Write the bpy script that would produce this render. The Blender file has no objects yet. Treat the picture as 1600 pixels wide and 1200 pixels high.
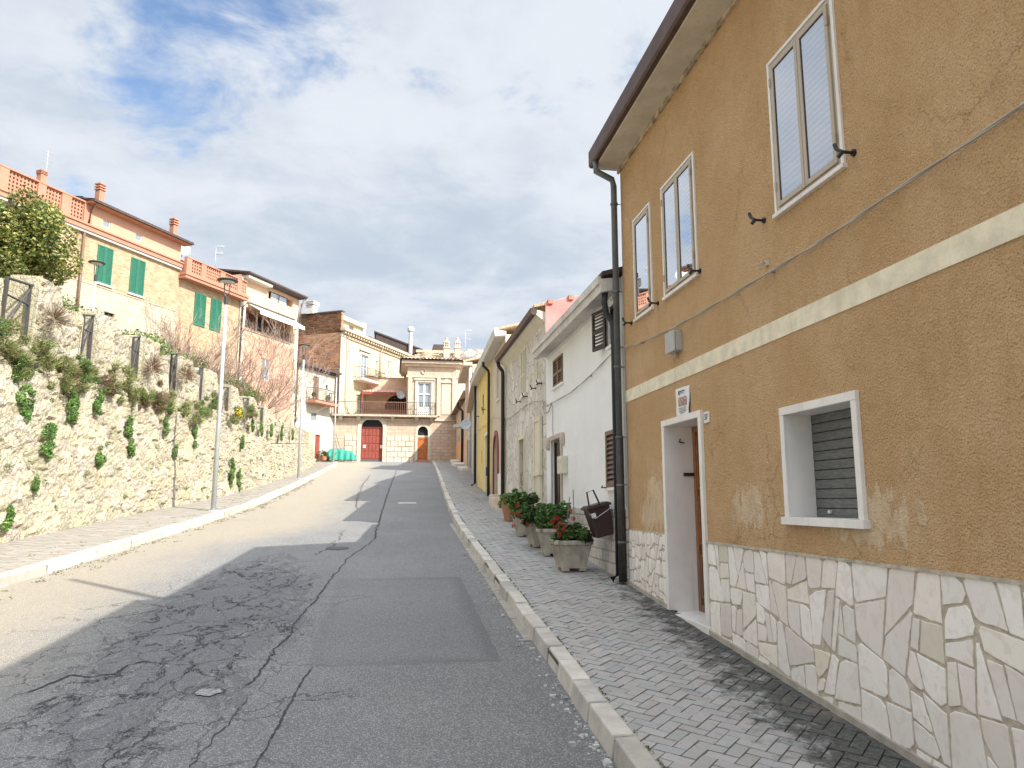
import bpy, bmesh, math, random
import numpy as np
from mathutils import Vector, Matrix, noise as mnoise
random.seed(7)
rng = np.random.default_rng(7)
S = bpy.context.scene
R = math.radians
# ------------------------------------------------------------ camera, sky, sun, exposure
cam_d = bpy.data.cameras.new("camera"); cam = bpy.data.objects.new("camera", cam_d)
S.collection.objects.link(cam); S.camera = cam
cam_d.sensor_width = 36; cam_d.lens = 36 * 1150 / 1600; cam_d.clip_end = 2000; cam_d.clip_start = .05
cam.location = (0, 0, 1.7)
cam.rotation_euler = (R(90) + math.atan(183 / 1150), 0, -R(9.1))
S.render.resolution_x = 1024; S.render.resolution_y = 768
S.view_settings.view_transform = 'Standard'; S.view_settings.look = 'None'
S.view_settings.gamma = 1; S.view_settings.exposure = .85
S.cycles.max_bounces = 6
SUN_DIR = Vector((.90, -.80, 1.02)).normalized()
sun_el = math.asin(SUN_DIR.z); sun_az = math.atan2(SUN_DIR.x, SUN_DIR.y)


class NT:
    """small helper to write node graphs"""
    def __init__(s, tree): s.t = tree; s.n = tree.nodes; s.l = tree.links
    def put(s, sock, v):
        if v is None: return
        if isinstance(v, bpy.types.NodeSocket): s.l.new(v, sock)
        elif isinstance(v, (tuple, list)):
            v = tuple(v)
            if len(v) == 3 and sock.type == 'RGBA': v = v + (1,)
            sock.default_value = v
        else:
            sock.default_value = v if sock.type not in ('VECTOR', 'RGBA') else ((v,) * 3 if sock.type == 'VECTOR' else (v, v, v, 1))
    def node(s, typ, **kw):
        n = s.n.new(typ)
        for k, v in kw.items(): setattr(n, k, v)
        return n
    def m(s, op, a, b=None, c=None, clamp=False):
        n = s.node('ShaderNodeMath', operation=op, use_clamp=clamp)
        s.put(n.inputs[0], a); s.put(n.inputs[1], b)
        if c is not None: s.put(n.inputs[2], c)
        return n.outputs[0]
    def vm(s, op, a, b=None):
        n = s.node('ShaderNodeVectorMath', operation=op); s.put(n.inputs[0], a); s.put(n.inputs[1], b)
        return n.outputs[0]
    def obj(s): return s.node('ShaderNodeTexCoord').outputs['Object']
    def sep(s, v):
        n = s.node('ShaderNodeSeparateXYZ'); s.put(n.inputs[0], v); return n.outputs
    def comb(s, x, y, z):
        n = s.node('ShaderNodeCombineXYZ'); [s.put(n.inputs[i], q) for i, q in enumerate((x, y, z))]; return n.outputs[0]
    def scale(s, v, xyz): return s.vm('MULTIPLY', v, xyz)
    def noise(s, v, scale=5, detail=4, rough=.55, dist=0, col=False):
        n = s.node('ShaderNodeTexNoise'); s.put(n.inputs['Vector'], v); n.inputs['Scale'].default_value = scale
        n.inputs['Detail'].default_value = detail; n.inputs['Roughness'].default_value = rough; n.inputs['Distortion'].default_value = dist
        return n.outputs['Color' if col else 'Fac']
    def vor(s, v, scale=5, feature='F1', out='Distance', rnd=1):
        n = s.node('ShaderNodeTexVoronoi', feature=feature); s.put(n.inputs['Vector'], v); n.inputs['Scale'].default_value = scale
        n.inputs['Randomness'].default_value = rnd
        return n.outputs[out]
    def mix(s, f, a, b, blend='MIX'):
        n = s.node('ShaderNodeMix', data_type='RGBA', blend_type=blend); s.put(n.inputs[0], f); s.put(n.inputs[6], a); s.put(n.inputs[7], b)
        return n.outputs[2]
    def ramp(s, v, a, b, lo=0., hi=1.):
        n = s.node('ShaderNodeMapRange', interpolation_type='SMOOTHSTEP'); s.put(n.inputs[0], v)
        n.inputs[1].default_value = a; n.inputs[2].default_value = b; n.inputs[3].default_value = lo; n.inputs[4].default_value = hi
        return n.outputs[0]
    def attr(s, name='Col'):
        return s.node('ShaderNodeAttribute', attribute_name=name).outputs['Color']
    def bump(s, h, strength=.3, dist=.01, normal=None):
        n = s.node('ShaderNodeBump'); s.put(n.inputs['Height'], h); n.inputs['Strength'].default_value = strength
        n.inputs['Distance'].default_value = dist; s.put(n.inputs['Normal'], normal); return n.outputs[0]


W = bpy.data.worlds.new("World"); S.world = W; W.use_nodes = True
wt = NT(W.node_tree); wt.n.clear()
sky = wt.node('ShaderNodeTexSky', sky_type='NISHITA', sun_disc=False, sun_elevation=sun_el, sun_rotation=sun_az)
sky.air_density = 1.3; sky.dust_density = .6; sky.ozone_density = 1.5
dv = wt.node('ShaderNodeTexCoord').outputs['Generated']
sx, sy, sz = wt.sep(dv)
zz = wt.m('ADD', wt.m('MAXIMUM', sz, 0.), .16)
pv = wt.comb(wt.m('DIVIDE', sx, zz), wt.m('DIVIDE', sy, zz), 0.)
warp = wt.vm('ADD', pv, wt.scale(wt.noise(wt.vm('ADD', pv, (3.1, 7.7, 0)), .9, 3, col=True), (.55, .55, 0)))
big = wt.noise(wt.vm('ADD', warp, (1.3, 4.2, 0)), .85, 8, .60, .25)
shade = wt.noise(wt.vm('ADD', warp, (8.3, 2.2, 3)), 1.5, 6, .58, .2)
fine = wt.noise(wt.vm('ADD', pv, (2, 2, 9)), 4.5, 6, .6, .3)
hole = None
for d_, c0_, a_ in (((-.195, .847, .495), .984, .10), ((-.285, .775, .565), .985, .07), ((-.37, .862, .345), .9985, .18), ((.284, .76, .584), .988, .08), ((-.1, .835, .541), .995, .05)):
    dt = wt.node('ShaderNodeVectorMath', operation='DOT_PRODUCT'); wt.put(dt.inputs[0], dv); wt.put(dt.inputs[1], d_); q_ = wt.ramp(dt.outputs['Value'], c0_, 1., 0, a_); hole = q_ if hole is None else wt.m('ADD', hole, q_)
big = wt.m('SUBTRACT', wt.m('ADD', big, .05), hole)
cover = wt.ramp(wt.m('ADD', big, wt.m('MULTIPLY', wt.m('SUBTRACT', fine, .5), .42)), .29, .44)
cover = wt.m('MAXIMUM', wt.m('MULTIPLY', cover, .97), wt.ramp(sz, .36, .20, 0, .93))
lum = wt.ramp(wt.m('ADD', wt.m('MULTIPLY', shade, .65), wt.m('MULTIPLY', fine, .35)), .34, .60)
ccol = wt.mix(lum, (3.15, 3.6, 4.2), (4.6, 4.85, 5.2))
# clouds brightened overhead and round the sun, out of view, to fill the shade
sdot = wt.node('ShaderNodeVectorMath', operation='DOT_PRODUCT'); wt.put(sdot.inputs[0], dv); wt.put(sdot.inputs[1], tuple(SUN_DIR))
glow = wt.m('ADD', wt.m('ADD', 1., wt.ramp(sz, .70, .95, 0, 1.9)), wt.ramp(sdot.outputs['Value'], .45, .97, 0, 2.6))
ccol = wt.vm('MULTIPLY', ccol, wt.comb(glow, glow, glow))
blue = wt.mix(1.0, sky.outputs[0], (1.0, 1.05, 1.15), 'MULTIPLY')
skyc = wt.mix(cover, blue, ccol)
bg = wt.node('ShaderNodeBackground'); wt.put(bg.inputs[0], skyc); bg.inputs[1].default_value = .1
wo = wt.node('ShaderNodeOutputWorld'); wt.l.new(bg.outputs[0], wo.inputs[0])
sd = bpy.data.lights.new("sun", 'SUN'); sd.energy = 4.5; sd.angle = R(.5); sd.color = (1, .95, .86)
sun = bpy.data.objects.new("sun", sd); S.collection.objects.link(sun)
sun.rotation_euler = SUN_DIR.to_track_quat('Z', 'Y').to_euler()


# ------------------------------------------------------------ materials
MATS = {}
def mat(name, build):
    if name in MATS: return MATS[name]
    m = bpy.data.materials.new(name); m.use_nodes = True
    t = NT(m.node_tree); p = t.n['Principled BSDF']
    build(t, p, p.inputs); MATS[name] = m
    return m

def plain(name, col, rough=.7, var=.12, scale=6, bump=.15, bscale=60, metal=0, streak=0., dirt=None, attr=False):
    def b(t, p, I):
        o = t.obj(); n1 = t.noise(o, scale, 5, .6); n2 = t.noise(o, bscale, 3, .6)
        c0 = t.attr() if attr else None
        lo = tuple(c * (1 - var) for c in col); hi = tuple(min(1, c * (1 + var)) for c in col)
        f = t.ramp(n1, .3, .7)
        c = t.mix(f, lo, hi)
        if attr: c = t.mix(1.0, c, c0, 'MULTIPLY')
        if streak:
            st = t.noise(t.scale(o, (9, 9, .7)), 1.6, 4, .6)
            c = t.mix(t.ramp(st, .52, .75, 0, streak), c, dirt or tuple(q * .5 for q in col))
        t.put(I['Base Color'], c); I['Roughness'].default_value = rough; I['Metallic'].default_value = metal
        if bump: t.put(I['Normal'], t.bump(n2, bump, .01))
    return mat(name, b)

def ellipse(t, y, z, cy, cz, ry, rz):
    a = t.m('DIVIDE', t.m('SUBTRACT', y, cy), ry); b = t.m('DIVIDE', t.m('SUBTRACT', z, cz), rz)
    return t.m('SUBTRACT', 1., t.m('ADD', t.m('MULTIPLY', a, a), t.m('MULTIPLY', b, b)))

def b_ochre(t, p, I):
    o = t.obj(); x, y, z = t.sep(o)
    wob = t.vm('ADD', o, t.scale(t.noise(o, 14, 3, col=True), (.05, .05, .05)))
    v = t.vor(wob, 62, 'F1'); v2 = t.vor(wob, 125, 'F1'); n = t.noise(o, 90, 5, .65); n0 = t.noise(o, 1.3, 5, .6); n3 = t.noise(o, 9, 5, .65)
    h = t.m('ADD', t.m('ADD', t.m('MULTIPLY', t.m('POWER', v, .7), .9), t.m('MULTIPLY', v2, .35)), t.m('MULTIPLY', n, .7))
    c = t.mix(t.ramp(n0, .3, .7), (.59, .375, .19), (.67, .45, .25))
    c = t.mix(t.ramp(n3, .42, .72, 0, .3), c, (.49, .295, .135))
    pit = t.ramp(n, .33, .46, 1, 0)
    c = t.mix(t.m('MULTIPLY', pit, .8), c, (.24, .135, .055))
    # hairline cracks
    cw = t.vm('ADD', o, t.scale(t.noise(o, 3.5, 5, .7, col=True), (.0, .5, .5)))
    cr = t.vor(t.scale(cw, (1, 1, .55)), .9, 'DISTANCE_TO_EDGE')
    crm = t.m('MULTIPLY', t.ramp(cr, .0, .006, 1, 0), t.ramp(t.noise(o, .9, 3), .46, .6))
    c = t.mix(t.m('MULTIPLY', crm, .2), c, (.09, .05, .02))
    cw2 = t.vm('ADD', o, t.scale(t.noise(o, 10, 4, .7, col=True), (.0, .16, .16)))
    cr2 = t.vor(cw2, 4.2, 'DISTANCE_TO_EDGE')
    low = t.ramp(z, 1.3, 3.6, 1, 0)
    crm2 = t.m('MULTIPLY', t.m('MULTIPLY', t.ramp(cr2, .0, .025, 1, 0), t.ramp(t.noise(o, 1.9, 3), .5, .62)), low)
    c = t.mix(t.m('MULTIPLY', crm2, .30), c, (.10, .06, .025))
    # bare render where the paint has flaked off
    pn = t.m('SUBTRACT', t.m('MULTIPLY', t.noise(t.scale(o, (1, 1, .38)), 13, 8, .75), 6.5), 3.25)
    pm = None
    for e in ((8.30, 1.72, .42, .36), (5.85, 1.70, .50, .33), (6.2, 1.55, .3, .2), (3.75, 1.66, .36, .20), (2.2, 1.6, .5, .2), (8.05, 1.48, .3, .16), (5.55, 1.95, .25, .28)):
        q = ellipse(t, y, z, *e); pm = q if pm is None else t.m('MAXIMUM', pm, q)
    pm = t.m('ADD', pm, pn)
    peel = t.ramp(pm, .10, .55)
    c = t.mix(t.m('MULTIPLY', peel, .72), c, t.mix(t.ramp(n3, .3, .7), (.66, .50, .32), (.80, .66, .47)))
    # damp stains
    stn = t.ramp(t.noise(t.scale(o, (1, 2.2, .5)), 1.1, 5, .65), .52, .72, 0, .38)
    c = t.mix(stn, c, (.47, .285, .125))
    t.put(I['Base Color'], c); I['Roughness'].default_value = .92; I['Specular IOR Level'].default_value = .2
    hh = t.m('MULTIPLY', h, t.m('SUBTRACT', 1., t.m('MULTIPLY', peel, .12)))
    hh = t.m('SUBTRACT', hh, t.m('MULTIPLY', t.m('MAXIMUM', crm, crm2), .45))
    t.put(I['Normal'], t.bump(hh, 1., .014))
OCHRE = mat('ochre_stucco', b_ochre)

def b_marble(t, p, I):
    o = t.obj(); x, y, z = t.sep(o)
    v = t.noise(o, 6, 8, .6, 2.2); v2 = t.noise(t.scale(o, (1, 1, .35)), 22, 6, .7, 1.0)
    c = t.attr()
    c = t.mix(t.ramp(v, .50, .62, 0, .35), c, (.62, .54, .45))
    c = t.mix(t.ramp(v2, .55, .75, 0, .4), c, (.50, .43, .37))
    c = t.mix(t.ramp(t.noise(o, 2.3, 4), .5, .7, 0, .4), c, (.72, .62, .55))
    t.put(I['Base Color'], c); I['Roughness'].default_value = .55
    t.put(I['Normal'], t.bump(v2, .25, .004))
MARBLE = mat('marble_slabs', b_marble)
SLAB = plain('white_marble', (.80, .77, .73), .4, .06, 2.5, .06, 40, streak=.25, dirt=(.42, .39, .36))
MORTAR = plain('mortar', (.50, .44, .35), .95, .25, 14, .5, 90)

def b_asphalt(t, p, I):
    o = t.obj(); x, y, z = t.sep(o)
    agg = t.vor(o, 135, 'F1', 'Color'); aggd = t.vor(o, 135, 'F1'); g = t.node('ShaderNodeSeparateColor'); t.put(g.inputs[0], agg)
    n0 = t.noise(o, .55, 6, .6); n1 = t.noise(t.scale(o, (1, .45, 1)), 3.2, 6, .65); n2 = t.noise(o, 45, 4, .7)
    c = t.mix(t.ramp(n0, .3, .7), (.165, .163, .164), (.212, .208, .205))
    c = t.mix(t.ramp(n1, .50, .72, 0, .45), c, (.15, .15, .155))
    c = t.mix(t.ramp(g.outputs[0], .5, 1, 0, .6), c, (.50, .49, .47))
    c = t.mix(t.ramp(g.outputs[1], .60, 1, 0, .6), c, (.10, .10, .105))
    c = t.mix(t.ramp(n2, .5, .75, 0, .4), c, (.15, .15, .155))
    # pale dusty left gutter; also paints in the sunlit cream, wider uphill
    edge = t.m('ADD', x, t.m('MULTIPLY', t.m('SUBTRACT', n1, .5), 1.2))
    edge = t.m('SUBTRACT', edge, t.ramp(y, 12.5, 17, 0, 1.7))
    sunlit_dust = t.ramp(edge, -4.0, -2.2, .8, 0)
    c = t.mix(sunlit_dust, c, t.mix(t.ramp(n2, .35, .7), (.42, .36, .275), (.27, .235, .18)))
    # worn broken surface left of the seam
    br = ellipse(t, x, y, -1.75, 8.4, .95, 4.2)
    bm = t.ramp(t.m('ADD', br, t.m('MULTIPLY', t.m('SUBTRACT', t.noise(t.scale(o, (1, .5, 1)), 3.4, 9, .78, .9), .5), 5.5)), .35, .62)
    c = t.mix(t.m('MULTIPLY', bm, .38), c, (.11, .11, .12))
    # lifted edges: dark lines that follow the contours of the worn layer
    nn = t.noise(t.vm('ADD', t.scale(o, (1, .6, 1)), t.scale(t.noise(o, 9, 5, .7, col=True), (.12, .12, 0))), 2.3, 5, .62, .5)
    ring = t.m('ABSOLUTE', t.m('SUBTRACT', nn, .53)); reg0 = t.ramp(t.m('ADD', br, t.m('MULTIPLY', t.m('SUBTRACT', t.noise(o, 1.3, 4), .5), 2.5)), .2, .6)
    edge_ = t.m('MULTIPLY', t.ramp(ring, .002, .010, 1, 0), reg0); soft = t.m('MULTIPLY', t.m('MULTIPLY', t.ramp(t.m('SUBTRACT', nn, .53), 0, .035, 1, 0), t.ramp(t.m('SUBTRACT', nn, .53), -.004, 0)), reg0)
    c = t.mix(t.m('MULTIPLY', soft, .55), c, (.07, .07, .08)); c = t.mix(t.m('MULTIPLY', edge_, .85), c, (.035, .035, .04))
    # cut-out repair: slightly different mix with softly dirty joints
    wx = t.m('ADD', x, t.m('MULTIPLY', t.m('SUBTRACT', t.noise(o, 3, 4), .5), .07)); wy = t.m('ADD', y, t.m('MULTIPLY', t.m('SUBTRACT', t.noise(o, 2.2, 4), .5), .10))
    inx = t.m('SUBTRACT', .80, t.m('ABSOLUTE', t.m('SUBTRACT', wx, .13))); iny = t.m('SUBTRACT', 1.9, t.m('ABSOLUTE', t.m('SUBTRACT', wy, 8.35))); ins = t.m('MINIMUM', inx, iny)
    pt = t.ramp(ins, -.01, .05); rim = t.m('MULTIPLY', t.ramp(ins, -.02, .0), t.ramp(ins, .0, .22, 1, 0))
    c = t.mix(t.m('MULTIPLY', pt, .30), c, (.185, .183, .182)); c = t.mix(t.m('MULTIPLY', rim, t.ramp(x, -.6, .9, .12, .42)), c, (.10, .10, .105))
    cw = t.vm('ADD', o, t.scale(t.noise(o, 3, 5, .7, col=True), (.45, .45, 0)))
    cd = t.vor(cw, 1.55, 'DISTANCE_TO_EDGE'); reg = t.ramp(t.m('ADD', ellipse(t, x, y, -1.9, 6.2, 1.6, 5.5), t.m('MULTIPLY', t.m('SUBTRACT', t.noise(o, 1.1, 3), .5), 3)), .1, .5)
    ck = t.m('MULTIPLY', t.ramp(cd, .002, .009, 1, 0), reg)
    c = t.mix(t.m('MULTIPLY', ck, .6), c, (.06, .06, .065))
    t.put(I['Base Color'], c); I['Roughness'].default_value = .9; I['Specular IOR Level'].default_value = .25
    h = t.m('SUBTRACT', t.m('ADD', t.m('MULTIPLY', aggd, 1.2), t.m('MULTIPLY', n2, .6)), t.m('ADD', t.m('MULTIPLY', ck, 2.5), t.m('ADD', t.m('MULTIPLY', bm, .6), t.m('MULTIPLY', edge_, 2.5))))
    t.put(I['Normal'], t.bump(h, .9, .008))
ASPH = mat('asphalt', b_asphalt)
def patch_mat(name, a, b_):
    def f(t, p, I):
        o = t.obj(); agg = t.vor(o, 170, 'F1', 'Color'); g = t.node('ShaderNodeSeparateColor'); t.put(g.inputs[0], agg); n2 = t.noise(o, 40, 5, .7); n1 = t.noise(o, 2.5, 5, .6)
        c = t.mix(t.ramp(n1, .3, .7), a, b_); c = t.mix(t.ramp(g.outputs[0], .5, 1, 0, .5), c, tuple(q * 1.9 for q in b_)); c = t.mix(t.ramp(n2, .5, .7, 0, .4), c, tuple(q * .55 for q in a))
        t.put(I['Base Color'], c); I['Roughness'].default_value = .85; t.put(I['Normal'], t.bump(n2, .7, .008))
    return mat(name, f)
PATCH = patch_mat('asphalt_patch', (.195, .192, .192), (.235, .232, .228))
TAR = patch_mat('tar_repair', (.095, .095, .10), (.14, .14, .145))
CRACK = plain('crack_shadow', (.035, .035, .038), .95, .2)

def b_brick(t, p, I):
    o = t.obj(); x, y, z = t.sep(o); n = t.noise(o, 34, 6, .7); n1 = t.noise(o, 1.7, 5, .6); n2 = t.noise(o, 6, 6, .7)
    c = t.mix(1., t.mix(t.ramp(n, .3, .7), (.88, .88, .88), (1.05, 1.05, 1.04)), t.attr(), 'MULTIPLY')
    # lichen and moss band along the foot of the near wall
    d = t.m('ADD', t.m('SUBTRACT', x, t.ramp(y, 2.5, 9.5, 2.28, 2.75)), t.m('MULTIPLY', t.m('SUBTRACT', n2, .5), 1.7))
    mk = t.ramp(d, -.22, .22); mk = t.m('MULTIPLY', mk, t.m('MULTIPLY', t.ramp(y, 8.5, 10.5, 1, .15), t.ramp(x, -1, 1)))
    c = t.mix(t.m('MULTIPLY', mk, .93), c, t.mix(t.ramp(n, .4, .65), (.035, .036, .033), (.10, .10, .085)))
    spots = t.m('MULTIPLY', t.ramp(n, .56, .68, 0, .7), t.ramp(n1, .38, .58))
    c = t.mix(t.m('MULTIPLY', spots, .7), c, (.07, .07, .065))
    c = t.mix(t.ramp(n1, .55, .75, 0, .35), c, (.30, .22, .18))
    t.put(I['Base Color'], c); I['Roughness'].default_value = .9; t.put(I['Normal'], t.bump(n, .5, .006))
PAVER = mat('concrete_pavers', b_brick)
JOINT = plain('joint_dirt', (.09, .085, .07), .95, .3, 9, .4)
KERB = plain('kerb_stone', (.50, .47, .42), .8, .14, 5, .4, 45, attr=True, streak=.3, dirt=(.34, .31, .27))

def b_rubble(t, p, I):
    o = t.obj(); n = t.noise(o, 30, 7, .72); n1 = t.noise(o, 3, 5, .6); v = t.vor(t.vm('ADD', o, t.scale(t.noise(o, 6, 3, col=True), (.15, .15, .15))), 9, 'DISTANCE_TO_EDGE')
    c = t.mix(1., t.mix(t.ramp(n, .28, .72), (.72, .70, .66), (1.12, 1.12, 1.1)), t.attr(), 'MULTIPLY')
    c = t.mix(t.ramp(n1, .55, .78, 0, .35), c, (.42, .36, .27))
    c = t.mix(t.m('MULTIPLY', t.ramp(v, .0, .05, 1, 0), .35), c, (.25, .21, .16))
    t.put(I['Base Color'], c); I['Roughness'].default_value = .95; I['Specular IOR Level'].default_value = .15
    t.put(I['Normal'], t.bump(t.m('ADD', n, t.m('MULTIPLY', t.ramp(v, 0, .08), .8)), .8, .02))
RUBBLE = mat('rubble_stone', b_rubble)

def crazy(name, c1, c2, mort, sc=3.2, width=.035, aniso=(1, 1, .8)):
    def b(t, p, I):
        o = t.obj(); w = t.vm('ADD', t.scale(o, aniso), t.scale(t.noise(o, 7, 3, col=True), (.05, .05, .05)))
        e = t.vor(w, sc, 'DISTANCE_TO_EDGE'); col = t.vor(w, sc, 'F1', 'Color'); g = t.node('ShaderNodeSeparateColor'); t.put(g.inputs[0], col); n = t.noise(o, 18, 5, .65)
        c = t.mix(g.outputs[0], c1, c2); c = t.mix(t.ramp(n, .45, .7, 0, .4), c, tuple(q * .75 for q in c1))
        c = t.mix(t.ramp(e, width * .5, width, 1, 0), c, mort)
        t.put(I['Base Color'], c); I['Roughness'].default_value = .85; t.put(I['Normal'], t.bump(t.m('ADD', t.ramp(e, 0, width * 1.5), t.m('MULTIPLY', n, .3)), .6, .012))
    return mat(name, b)
CLAD = crazy('pale_stone_cladding', (.60, .56, .49), (.78, .74, .68), (.40, .35, .28), 3.8, .042)

def bricks(name, c1, c2, mort, bw=.26, bh=.075, bump=.5, rowvar=.5, heading=None, mortw=.012):
    def b(t, p, I):
        o = t.obj(); x, y, z = t.sep(o)
        if heading is None: u = t.m('ADD', x, y)
        else: u = t.m('ADD', t.m('MULTIPLY', x, math.sin(R(heading))), t.m('MULTIPLY', y, math.cos(R(heading))))
        n = t.node('ShaderNodeTexBrick'); t.put(n.inputs['Vector'], t.comb(u, z, 0.)); n.inputs['Scale'].default_value = 1
        n.inputs['Brick Width'].default_value = bw; n.inputs['Row Height'].default_value = bh; n.inputs['Mortar Size'].default_value = mortw
        n.inputs['Mortar Smooth'].default_value = .3
        t.put(n.inputs['Color1'], c1); t.put(n.inputs['Color2'], c2); t.put(n.inputs['Mortar'], mort)
        nn = t.noise(o, 2.2, 6, .7); n5 = t.noise(t.scale(o, (1, 1, 3)), 9, 5, .7)
        c = t.mix(t.ramp(nn, .4, .7, 0, .5), n.outputs[0], tuple(q * .62 for q in c1))
        c = t.mix(t.ramp(n5, .5, .7, 0, .45), c, tuple(min(1, q * 1.35) for q in c2))
        t.put(I['Base Color'], c); I['Roughness'].default_value = .92
        t.put(I['Normal'], t.bump(t.m('ADD', t.m('MULTIPLY', n.outputs[1], -1.), t.m('MULTIPLY', n5, .5)), bump, .015))
    return mat(name, b)
BRICK_Y = bricks('sandy_brick', (.34, .20, .105), (.52, .37, .225), (.46, .37, .26), .26, .075, heading=28)
BRICK_P = bricks('peach_brick', (.60, .34, .22), (.68, .44, .31), (.58, .45, .36), .26, .08, heading=28)
BRICK_R = bricks('red_brown_brick', (.24, .085, .04), (.50, .28, .15), (.34, .25, .17), .42, .16, heading=118, mortw=.02)
STONE_L = bricks('coursed_limestone', (.44, .37, .26), (.53, .47, .36), (.34, .28, .19), .42, .17, heading=28, mortw=.02)
ASHLAR = bricks('limestone_ashlar', (.50, .37, .27), (.58, .45, .35), (.33, .24, .18), .62, .26, .4, heading=90, mortw=.018)
ASHLAR2 = bricks('dressed_limestone', (.44, .34, .25), (.54, .43, .33), (.36, .27, .20), .9, .42, .25, heading=90, mortw=.01)
RUSTIC = plain('rusticated_stone', (.66, .55, .43), .85, .14, 3, .35, 30, attr=True)
WHITEPL = plain('white_plaster', (.86, .86, .85), .85, .04, 1.5, .35, 26, streak=.12, dirt=(.60, .58, .54))
CREAMPL = plain('cream_plaster', (.57, .51, .32), .85, .06, 1.2, .15, 30, streak=.15, dirt=(.55, .48, .36))
OFFWHITE = plain('offwhite_plaster', (.52, .48, .39), .85, .09, 1.5, .25, 20, streak=.35, dirt=(.52, .45, .36))
YELLOWPL = plain('yellow_plaster', (.78, .60, .22), .85, .08, 1.5, .3, 26, streak=.25, dirt=(.52, .40, .16))
BEIGEPL = plain('beige_plaster', (.62, .54, .42), .88, .08, 1.5, .3, 26, streak=.3, dirt=(.38, .31, .23))
PEACH = plain('peach_plaster', (.53, .31, .21), .85, .05, 1.2, .15, 30, streak=.15, dirt=(.6, .40, .3))
PEACHP = plain('pale_peach_plaster', (.60, .42, .29), .85, .05, 1.2, .15, 30, streak=.12, dirt=(.6, .48, .38))
TERRA = plain('terracotta_band', (.42, .20, .13), .85, .08, 2, .2, 40, streak=.2)
PINKPL = plain('pink_render', (.80, .28, .25), .9, .10, 3, .4, 30, streak=.2, dirt=(.5, .22, .19))
FARBEIGE = plain('worn_beige_plaster', (.55, .44, .34), .9, .12, 1.6, .3, 22, streak=.4, dirt=(.36, .29, .22))
ORANGE = plain('orange_dado', (.72, .40, .20), .85, .08)
CONC = plain('painted_concrete', (.60, .57, .52), .85, .14, 4, .3, 30, streak=.45, dirt=(.30, .28, .24))
SOFFIT = plain('cream_soffit', (.60, .54, .43), .85, .1, 3, .3, 20, streak=.3, dirt=(.35, .28, .2))
CREAMP = plain('cream_paint', (.70, .65, .50), .6, .06, 3, .15)
BAND = plain('cream_band', (.78, .70, .53), .9, .12, 7, .35, 60, streak=.2, dirt=(.5, .42, .29))
BROWNG = plain('brown_gutter', (.075, .038, .028), .55, .25, 6, .1, streak=.3, dirt=(.12, .07, .05))
ZINC = plain('zinc_pipe', (.13, .145, .15), .45, .18, 4, .1, metal=.3)
BLACKM = plain('black_iron', (.018, .018, .02), .5, .1, 6, .1)
DARKM = plain('dark_grey_metal', (.035, .037, .038), .5, .15)
GALV = plain('galvanised_steel', (.50, .52, .53), .45, .08, 8, .05, metal=.35)
ALU = plain('bronze_aluminium', (.46, .39, .30), .4, .05, 8, .03, metal=.1)
ALUD = plain('gasket', (.05, .035, .03), .6, .05)
WPAINT = plain('white_paint', (.76, .75, .72), .5, .04, 4, .08)
GREENP = plain('green_shutter_paint', (.02, .14, .085), .55, .1, 4, .1)
BROWNSH = plain('brown_shutter_paint', (.16, .095, .065), .5, .15, 5, .15)
DKBROWN = plain('dark_brown_paint', (.035, .022, .018), .5, .2)
REDP = plain('oxblood_paint', (.27, .055, .035), .6, .18, 6, .2, streak=.25)
ORDOOR = plain('orange_wood', (.42, .13, .03), .5, .15, 5, .1)
CABLEM = plain('grey_cable', (.42, .38, .32), .7, .1)
PLAST = plain('brown_plastic', (.045, .022, .022), .45, .1, 4, .03)
TARP = plain('green_tarp', (.01, .25, .18), .6, .12, 4, .3, 14)
TILE = plain('clay_roof_tile', (.50, .37, .26), .9, .3, 9, .5, 30, attr=True)
DKTILE = plain('dark_roof_tile', (.075, .05, .045), .85, .3, 9, .4)
GREYBOX = plain('grey_plastic', (.42, .42, .41), .5, .04, 4, .02)
PAPER = plain('paper', (.80, .78, .78), .8, .03)
INK = plain('ink', (.06, .06, .09), .8, .1)
PHOTO = plain('printed_picture', (.42, .27, .22), .7, .7, 38, 0)
CONCP = plain('planter_concrete', (.42, .38, .31), .9, .16, 9, .4, 50, streak=.5, dirt=(.22, .19, .14))
POT = plain('terracotta_pot', (.40, .19, .11), .85, .12)
SOIL = plain('soil', (.05, .035, .025), .95, .3)
BARK = plain('bark', (.17, .12, .085), .95, .25, 10, .5, 30)
TWIG = plain('twig_bark', (.27, .19, .15), .9, .2)
WEATHER = plain('weathered_metal', (.055, .05, .048), .7, .2)
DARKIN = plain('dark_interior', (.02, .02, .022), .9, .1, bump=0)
EARTH = plain('earth', (.20, .17, .10), .95, .3, 3, .6, 12)
CANVAS = plain('white_awning', (.80, .74, .66), .8, .05)
FABRIC_R = plain('red_striped_roofing', (.55, .30, .24), .7, .1)

def leafmat(name, tint=(1, 1, 1)):
    def b(t, p, I):
        c = t.mix(1., t.attr(), tint, 'MULTIPLY'); t.put(I['Base Color'], c); I['Roughness'].default_value = .55
        tr = t.node('ShaderNodeBsdfTranslucent'); t.put(tr.inputs[0], c)
        ms = t.node('ShaderNodeMixShader'); ms.inputs[0].default_value = .28; t.l.new(p.outputs[0], ms.inputs[1]); t.l.new(tr.outputs[0], ms.inputs[2])
        t.l.new(ms.outputs[0], t.n['Material Output'].inputs[0])
    return mat(name, b)
LEAF = leafmat('leaves')

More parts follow.
